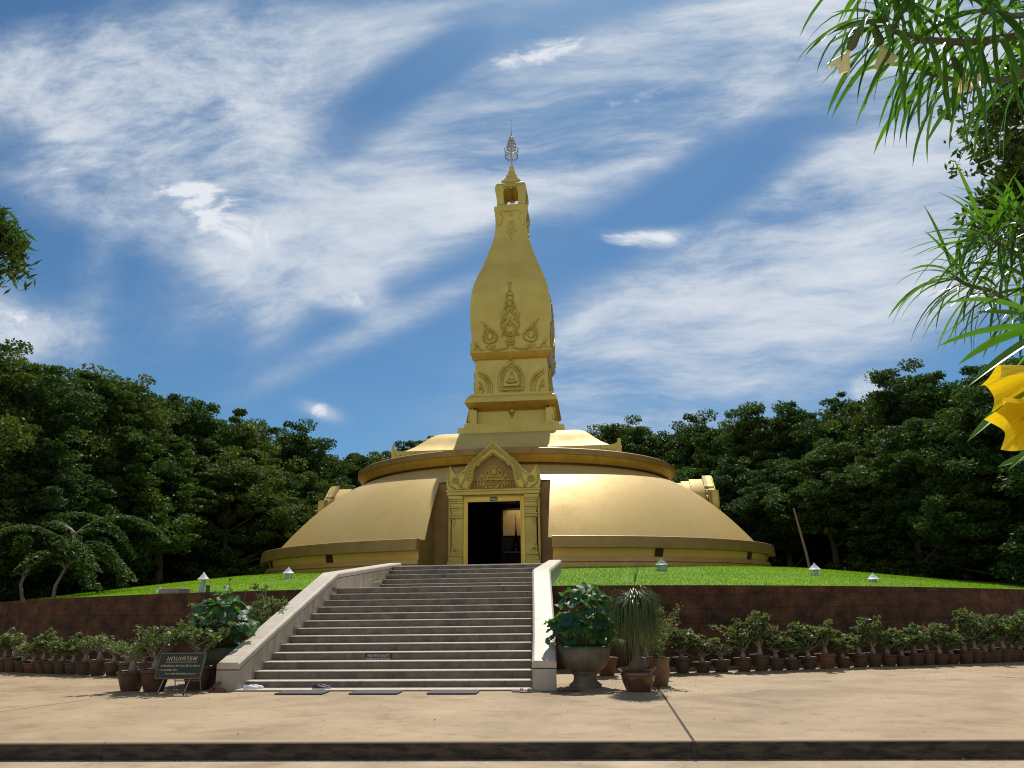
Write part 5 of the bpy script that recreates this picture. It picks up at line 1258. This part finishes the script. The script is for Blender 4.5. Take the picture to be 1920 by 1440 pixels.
# ------------------------------------------------------------------ mats and shoes at the foot of the stairs
for lab, x, rz in (('dark doormat nearest the green sign, below the black sneaker', -1.30, 0), ('middle dark doormat at the stair foot', .0, .0), ('dark doormat nearest the stone urn', 1.34, 0)):
    o = tag(MB().box(-.42, .42, -.20, .20, .0, .022).build('doormat', RUBBER, smooth=0, bevel=.006), lab, 'doormat', 'doormats before the stairs'); o.location = (x, -.66, .004)
def shoe(kind, m, parent, loc, rz):
    g = MB(); secs = [(-.125, .028, .050), (-.11, .035, .062), (-.06, .036, .065), (-.02, .034, .055), (.03, .040, .042), (.08, .045, .034), (.115, .035, .026), (.13, .014, .016)]
    n = 12; vs = []
    for x, w, h in secs:
        for j in range(n):
            a = 2*math.pi*j/n; vs.append((x, w*math.cos(a), .012+h*(.5+.5*math.sin(a))))
    fs = [(i*n+j, i*n+(j+1) % n, (i+1)*n+(j+1) % n, (i+1)*n+j) for i in range(len(secs)-1) for j in range(n)]+[tuple(range(n-1, -1, -1)), tuple(range((len(secs)-1)*n, len(secs)*n))]
    g.add(vs, fs); up = g.build('upper', m[0], parent, smooth=180); up.location = loc; up.rotation_euler = (0, 0, rz)
    g = MB(); ol = [(-.13, -.03), (-.06, -.036), (.04, -.043), (.10, -.042), (.135, -.012), (.135, .012), (.10, .042), (.04, .043), (-.06, .036), (-.13, .03)]
    g.add([(x, y, 0) for x, y in ol]+[(x, y, .02) for x, y in ol], [tuple(range(9, -1, -1)), tuple(range(10, 20))]+[(i, (i+1) % 10, (i+1) % 10+10, i+10) for i in range(10)]); s_ = g.build('sole', m[1], up, smooth=0, bevel=.004)
    g = MB().lathe([(.001, .0), (.024, .0)], 14, cap=False); g.v = [(-.065+x*1.6, y*.85, .0795) for x, y, z in g.v]; g.build('opening', DARK, up)
    if kind == 'laces':
        g = MB()
        for k in range(4): g.tube([(-.01+.022*k, -.022, .066-.006*k), (-.01+.022*k, 0, .073-.006*k), (-.01+.022*k, .022, .066-.006*k)], .003, 4)
        g.build('laces', m[1], up)
def pair(name, label, cat, kind, m, loc, poses, group='shoes left at the stairs'):
    t = thing(name, label, cat, loc, group=group)
    for (x, y, rz) in poses: shoe(kind, m, t, (x, y, 0), rz)
WSH = (mat('white_canvas', (.72, .72, .74), .6), mat('white_rubber', (.8, .8, .8), .5)); BSH = (mat('black_mesh', (.03, .03, .045), .6), mat('pale_sole', (.55, .55, .55), .5))
BRS = (mat('brown_leather', (.10, .06, .05), .5), mat('brown_sole', (.06, .04, .035), .6)); PUR = (mat('purple_fabric', (.05, .02, .10), .6), mat('dark_sole', (.03, .02, .03), .6))
pair('white_shoe', 'pair of white slip on shoes beside the stair parapet', 'shoes', '', WSH, (-2.42, -.20, .03), ((0, -.03, .1), (.05, .10, .0)))
pair('black_sneaker', 'pair of black laced sneakers on the bottom stair slab', 'shoes', 'laces', BSH, (-1.14, -.22, .03), ((0, -.04, -.1), (.04, .07, .05)))
pair('brown_shoe', 'pair of dark brown shoes beside the parapet and the stone urn', 'shoes', '', BRS, (3.22, -.50, .001), ((0, 0, .2), (.12, .08, -.2)))
pair('purple_shoe', 'pair of purple shoes left beside the shrine doorway', 'shoes', '', PUR, (1.28, 14.65, 2.522), ((0, 0, 1.2), (.14, .0, 1.4), ))
def sandal(t, loc, rz, m, ms, flip=0):
    g = MB(); ol = [(-.125, -.03), (-.05, -.034), (.05, -.042), (.11, -.038), (.13, 0), (.11, .038), (.05, .042), (-.05, .034), (-.125, .03)]
    n = 9; g.add([(x, y, 0) for x, y in ol]+[(x, y, .022) for x, y in ol], [tuple(range(n-1, -1, -1)), tuple(range(n, 2*n))]+[(i, (i+1) % n, (i+1) % n+n, i+n) for i in range(n)])
    s_ = g.build('sole', ms, t, smooth=0, bevel=.004); s_.location = loc; s_.rotation_euler = (flip, 0, rz)
    g = MB()
    for xx in (.03, .06): g.tube([(xx, -.042, .015), (xx, -.03, .05), (xx, 0, .062), (xx, .03, .05), (xx, .042, .015)], .012, 6)
    g.build('strap', m, s_, smooth=60)
RSL = mat('red_brown_rubber', (.17, .05, .035), .5)
t = thing('slipper', 'pair of red brown slippers leaning against the parapet base', 'slippers', (-2.93, -.42, 0), group='shoes left at the stairs')
def slipper(loc, rz, ry):
    g = MB(); ol = [(-.13, -.035), (-.05, -.038), (.06, -.048), (.12, -.036), (.135, 0), (.12, .036), (.06, .048), (-.05, .038), (-.13, .035)]; n = 9
    g.add([(x, y, 0) for x, y in ol]+[(x, y, .03) for x, y in ol], [tuple(range(n-1, -1, -1)), tuple(range(n, 2*n))]+[(i, (i+1) % n, (i+1) % n+n, i+n) for i in range(n)])
    s_ = g.build('sole', RSL, t, smooth=0, bevel=.006); s_.location = loc; s_.rotation_euler = (0, ry, rz)
    vs = []; m = 9
    for x, w, h in ((-.0, .046, .062), (.05, .05, .058), (.10, .042, .042), (.13, .015, .025)):
        for j in range(m):
            a = math.pi*j/(m-1); vs.append((x, w*math.cos(a), .02+h*math.sin(a)*.8))
    g = MB().add(vs, [(i*m+j, i*m+j+1, (i+1)*m+j+1, (i+1)*m+j) for i in range(3) for j in range(m-1)]); g.build('vamp', RSL, s_, smooth=180)
slipper((0, 0, .002), .05, 0); slipper((-.10, .06, .065), .25, -.55)
t = thing('sandal', 'pair of small tan sandals at the stair foot near the urn', 'sandals', (2.52, -.52, .002), group='shoes left at the stairs')
TAN = mat('tan_strap', (.30, .2, .15), .6); TSO = mat('grey_tan_sole', (.22, .17, .14), .7)
sandal(t, (-.08, 0, 0), .05, TAN, TSO); sandal(t, (.06, -.06, 0), .3, TAN, TSO)

# ------------------------------------------------------------------ trees framing the view
def side_tree(name, label, x, y, H, leafm, brs, seed, leaf=.05, per=46, f0=.35, cr=2.0, long=2.2):
    rs = np.random.default_rng(seed); t = thing(name, label, 'tree', (x, y, -.2))
    g = MB(); tp = [Vector((0, 0, 0)), Vector((.05, .05, H*.3)), Vector((-.05, .1, H*.6)), Vector((.0, .0, H))]; g.tube([p for p in tp], [.24, .2, .15, .06], 10)
    vs = []; tn = []
    for (tip, n_) in brs:       # limb from the trunk to a world-space tip; twigs hang along its outer part
        tip = Vector(tip)-Vector((x, y, -.2)); st = Vector((0, .05, max(1.5, min(H*.9, tip.z-1.0)))); mid = st.lerp(tip, .55)+Vector((0, 0, .45))
        P = [st.lerp(mid, f) for f in (0, .5)]+[mid.lerp(tip, f) for f in (0, .35, .7, 1)]
        g.tube(P, [.08, .06, .045, .03, .02, .008], 6)
        for k in range(n_):
            f = rs.uniform(f0, 1.03); b_ = mid.lerp(tip, min(f, 1)) if f > .3 else mid; d = Vector((rs.normal(0, .55), rs.normal(0, .55), rs.normal(.05, .4) if f0 < .5 else -.1)); q = [b_]
            for s in range(6):
                d = d+Vector((0, 0, -.22)); d.normalize(); q.append(q[-1]+d*rs.uniform(.07, .16)*(1 if f0 < .5 else .55))
            g.tube(q, [.010, .008, .007, .006, .004, .003, .002], 4)
            for p in q[1:]:
                m = per//6; c = np.array(p)+rs.normal(0, .05, (m, 3)); vs.append(leaf_cloud(c, leaf, .3, 2.2 if f0 < .5 else 4.6, rs)); tn.append(np.repeat(rs.uniform(0, 1, m), 4))
    for k in range(130):      # the body of the crown round the trunk
        d = rs.normal(0, 1, 3); d /= np.linalg.norm(d); d *= rs.uniform(.25, 1.0)**.5; c = np.array([d[0]*cr, d[1]*cr, H*.86+d[2]*cr*.8])
        a = Vector((0, .05, min(H*.95, max(H*.45, c[2]-.7)))); b_ = Vector(c); md = a.lerp(b_, .5)+Vector((0, 0, .12))
        if k % 3 == 0: g.tube([a, md, b_], [.03, .018, .006], 5)
        m = per*3; dd = rs.normal(0, .20, (m, 3)); vs.append(leaf_cloud(c+dd, leaf*1.15, .3, long, rs)); tn.append(np.repeat(np.clip(rs.normal(rs.uniform(.2, .8), .2, m), 0, 1), 4))
    g.build('trunk', BARK, t, smooth=60); v = np.concatenate(vs); np_mesh('crown', v, quads(len(v)//4), leafm, t, np.concatenate(tn))
tips = [tuple(at(px, py, d)) for px, py, d in ((1885, 200, 8.5), (1915, 120, 8.3), (1960, 40, 8.0), (2010, 200, 8.2), (1860, 345, 9.0), (1905, 320, 8.8), (1950, 400, 8.6), (1890, 400, 8.8), (2010, 330, 8.4), (2060, 150, 8.0), (2080, 450, 8), (1930, 260, 8.4), (1945, 165, 8.2))]
px_, py_ = az_pt(44, 9.4)
side_tree('shade_tree', 'shade tree at the frame edge with fine hanging twigs behind the oleander', px_, py_, 7.0, LEAF_A, [(p, 22) for p in tips], 61, .042, 54, cr=2.1)
tips = [tuple(at(px, py, d)) for px, py, d in ((6, 410, 7.2), (-22, 420, 7.2), (-8, 440, 7.3))]
px_, py_ = az_pt(-55, 7.6)
side_tree('mango_tree', 'narrow leaved tree reaching one drooping branch in over the sign side', px_, py_, 5.4, LEAF_A, [(p, 8) for p in tips], 62, .024, 72, .82, cr=1.35, long=4.6)

# yellow oleander hanging in close to the camera
OL = thing('yellow_oleander', 'yellow oleander with long thin leaves and yellow trumpet flowers hanging close', 'shrub', tuple(Vector((CAM.x+2.15, CAM.y+1.1, -.2))))
org = Vector(OL.location)
rs = np.random.default_rng(77); g = MB(); ov = []; of = []; ot = []
def oleaf(p, d, L_, w, droop, tint, flat=None):
    global ov, of, ot
    p = Vector(p); d = Vector(d).normalized(); ns = 8; o = len(ov)
    side = d.cross(Vector((0, 0, 1))); side = side.normalized() if side.length > .05 else Vector((1, 0, 0))
    if flat is not None: side = (side+Vector(flat)).normalized()
    for s in range(ns+1):
        f = s/ns; ww = w*(math.sin(math.pi*min(1, f*.93+.07))**.7)*(1 if s < ns else .05); sd = (side-d*side.dot(d)).normalized(); nr = sd.cross(d)
        ov += [p-sd*ww+nr*ww*.35, p, p+sd*ww+nr*ww*.35]
        d = (d+Vector((0, 0, -droop/ns))).normalized(); p = p+d*(L_/ns)
    for s in range(ns):
        a = o+3*s; of += [(a, a+1, a+4, a+3), (a+1, a+2, a+5, a+4)]
    ot += [tint]*(3*(ns+1))
def branch(pts, nleaf, L_=.13, w=.0050, droop=1.2, f0=.0, thick=.004, up=.35):
    P = [at(*p) for p in pts]; PP = []
    for i in range(len(P)-1):
        for k in range(8): PP.append(P[i].lerp(P[i+1], k/8))
    PP.append(P[-1]); m = len(PP)
    g.tube([tuple(q-org) for q in PP], [thick*(1.5-.9*i/m) for i in range(m)], 6)
    for k in range(nleaf):
        f = f0+(1-f0)*((k+.5)/nleaf)**.8; i = min(m-2, int(f*(m-1))); p = PP[i].lerp(PP[i+1], f*(m-1)-i); ax = (PP[i+1]-PP[i]).normalized()
        a = k*2.4; u = ax.orthogonal().normalized(); v_ = ax.cross(u); rad = u*math.cos(a)+v_*math.sin(a)
        d = rad*1.0+ax*rs.uniform(.25, .8)*(1+1.2*(f > .9))+Vector((0, 0, up*.3))
        oleaf(p-org, d, L_*rs.uniform(.75, 1.15), w*rs.uniform(.68, 1.02), droop*rs.uniform(.6, 1.5), float(np.clip(rs.normal(.45, .28), 0, 1)), rs.normal(0, .5, 3))
# stems run from the trunk outside the picture
T0 = (2420, 520, 1.9)
branch([(2350, 330, 1.75), (2100, 140, 1.35), (1920, 66, 1.18), (1815, 80, 1.14), (1740, 75, 1.12), (1680, 60, 1.10), (1648, 32, 1.10)], 78, .12, .0036, 1.6, .30)
branch([(2350, 330, 1.75), (2080, 60, 1.35), (1930, -20, 1.22), (1820, -40, 1.18), (1720, -60, 1.16), (1660, -75, 1.15)], 48, .12, .0036, 1.8, .28)
branch([(2350, 330, 1.75), (2120, 170, 1.45), (1980, 130, 1.3), (1880, 150, 1.25), (1790, 150, 1.22), (1730, 135, 1.2)], 46, .12, .0034, 1.6, .35)
branch([(2350, 330, 1.75), (2150, 60, 1.3), (2020, 20, 1.2), (1900, 30, 1.15), (1840, 20, 1.1)], 40, .12, .0036, 1.6, .4)
branch([(2350, 560, 1.8), (2060, 630, 1.6), (1920, 585, 1.52), (1860, 545, 1.5), (1815, 535, 1.48), (1785, 518, 1.47)], 60, .125, .0032, 1.15, .35)
branch([(2350, 560, 1.8), (2060, 560, 1.6), (1930, 490, 1.5), (1870, 455, 1.45), (1848, 440, 1.44)], 50, .12, .0034, 1.0, .35)
branch([(2350, 560, 1.8), (2100, 470, 1.6), (1990, 440, 1.5), (1930, 420, 1.45), (1895, 415, 1.44)], 40, .11, .0034, 1.1, .4)
branch([(2350, 560, 1.8), (2080, 600, 1.55), (1990, 560, 1.45), (1930, 530, 1.4)], 40, .12, .0034, 1.3, .4)
branch([(2350, 700, 1.6), (2120, 660, 1.1), (2010, 620, .95), (1965, 610, .90)], 16, .115, .0042, 1.0, .55)
for (x0, y0_, x1, y1_, d0, d1, w) in ((2000, 600, 1795, 705, .78, .74, .0058), (1990, 640, 1905, 590, .8, .8, .005), (1985, 690, 1793, 808, .62, .58, .0042), (2000, 840, 1862, 860, .66, .64, .004), (1985, 800, 1878, 872, .62, .6, .0030), (1975, 600, 1830, 570, .86, .86, .005)):
    a = at(x0, y0_, d0); b_ = at(x1, y1_, d1); oleaf(a-org, b_-a, (b_-a).length, w, .25, .75, (0, -.6, .4))
for k in range(46):       # the rest of the bush, beyond the picture's edge
    a = k*2.4; rr = rs.uniform(.35, .85); st = Vector((.03, .01, rs.uniform(.9, 1.8))); e = Vector((.12+rr*math.cos(a), .05+rr*math.sin(a), rs.uniform(1.3, 2.75)))
    if e.x < -.62: e.x = -.62+rs.uniform(0, .3)
    md = st.lerp(e, .5)+Vector((0, 0, .14)); PP = [st, st.lerp(md, .5), md, md.lerp(e, .5), e]; g.tube(PP, [.012, .009, .007, .005, .003], 5)
    for j in range(30):
        f = .45+.55*j/29; i = min(3, int(f*4)); p = PP[i].lerp(PP[i+1], f*4-i); ax = (e-md).normalized(); u = ax.orthogonal().normalized(); v_ = ax.cross(u); b_ = j*2.4
        oleaf(p, (u*math.cos(b_)+v_*math.sin(b_))+ax*.5, .12*rs.uniform(.75, 1.15), .0036, rs.uniform(.8, 2.0), float(np.clip(rs.normal(.45, .28), 0, 1)), rs.normal(0, .5, 3))
g.tube([(0, 0, 0), (.05, .02, .9), (.02, .0, 1.7), tuple(at(2350, 560, 1.8)-org)], [.05, .042, .03, .012], 10); g.tube([(.02, .0, 1.7), tuple(at(2350, 330, 1.75)-org)], [.03, .012], 8); g.tube([(.05, .02, .9), tuple(at(2350, 700, 1.6)-org)], [.03, .01], 8)
g.build('branches', mat('oleander_stem', (.12, .11, .06), .6), OL, smooth=60)
np_mesh('leaves', np.array([tuple(v) for v in ov]), np.array(of), LEAF_O, OL, np.array(ot), smooth=180)
def trumpet(base, tip, rad, m, open_=1.0, twist=.5):
    base = Vector(base); tip = Vector(tip); ax = tip-base; L_ = ax.length; ax.normalize(); u = ax.orthogonal().normalized(); v_ = ax.cross(u)
    n = 90; prof = [(0, .10), (.15, .13), (.35, .20), (.5, .42), (.65, .66), (.8, .84), (.92, .98), (1.0, 1.08)]
    vs = []; tn = []
    for i, (f, r) in enumerate(prof):
        for j in range(n):
            a = 2*math.pi*j/n+twist*f; ff = f+.22*((1-abs(math.sin(2.5*a-2.5*twist*f)))-.45)*max(0, (f-.42)*1.7)**1.3; rr = rad*r*(1-(1-open_)*f)*(1+.16*(math.cos(5*a+1.2))*max(0, f-.35))
            vs.append(base+ax*(L_*ff)+(u*math.cos(a)+v_*math.sin(a))*rr); tn.append(min(1, max(0, .15+.5*f+.35*math.cos(30*a)*f)))
    fs = [(i*n+j, i*n+(j+1) % n, (i+1)*n+(j+1) % n, (i+1)*n+j) for i in range(len(prof)-1) for j in range(n)]
    me = bpy.data.meshes.new('flower'); me.from_pydata([tuple(p-org) for p in vs], [], fs); me.update(); a_ = me.attributes.new('tint', 'FLOAT', 'POINT'); a_.data.foreach_set('value', tn)
    o = link('flower', me, m, OL, 180)
    cg = MB(); cg.tube([tuple(base-ax*.022-org), tuple(base-org), tuple(base+ax*.006-org)], [.003, .006, .004], 8); cg.build('calyx', GSTEM, o, smooth=60); return o
f1 = trumpet(at(2004, 672, .62), at(1894, 740, .585), .0165, YELLOW); f1['label'] = 'yellow trumpet flower, the upper of the close pair'
f2 = trumpet(at(2014, 752, .60), at(1906, 798, .565), .0155, YELLOW, twist=.8); f2['label'] = 'yellow trumpet flower, the lower of the close pair'
f3 = trumpet(at(1597, 84, 1.08), at(1572, 132, 1.08), .016, PALE, .8); f3['label'] = 'pale cream trumpet flower at the branch tip'
f4 = trumpet(at(1648, 76, 1.12), at(1664, 122, 1.12), .016, PALE, .8); f4['label'] = 'pale yellow flower tucked among the leaves'
f5 = trumpet(at(1800, 135, 1.15), at(1812, 160, 1.14), .017, PALE, .9)
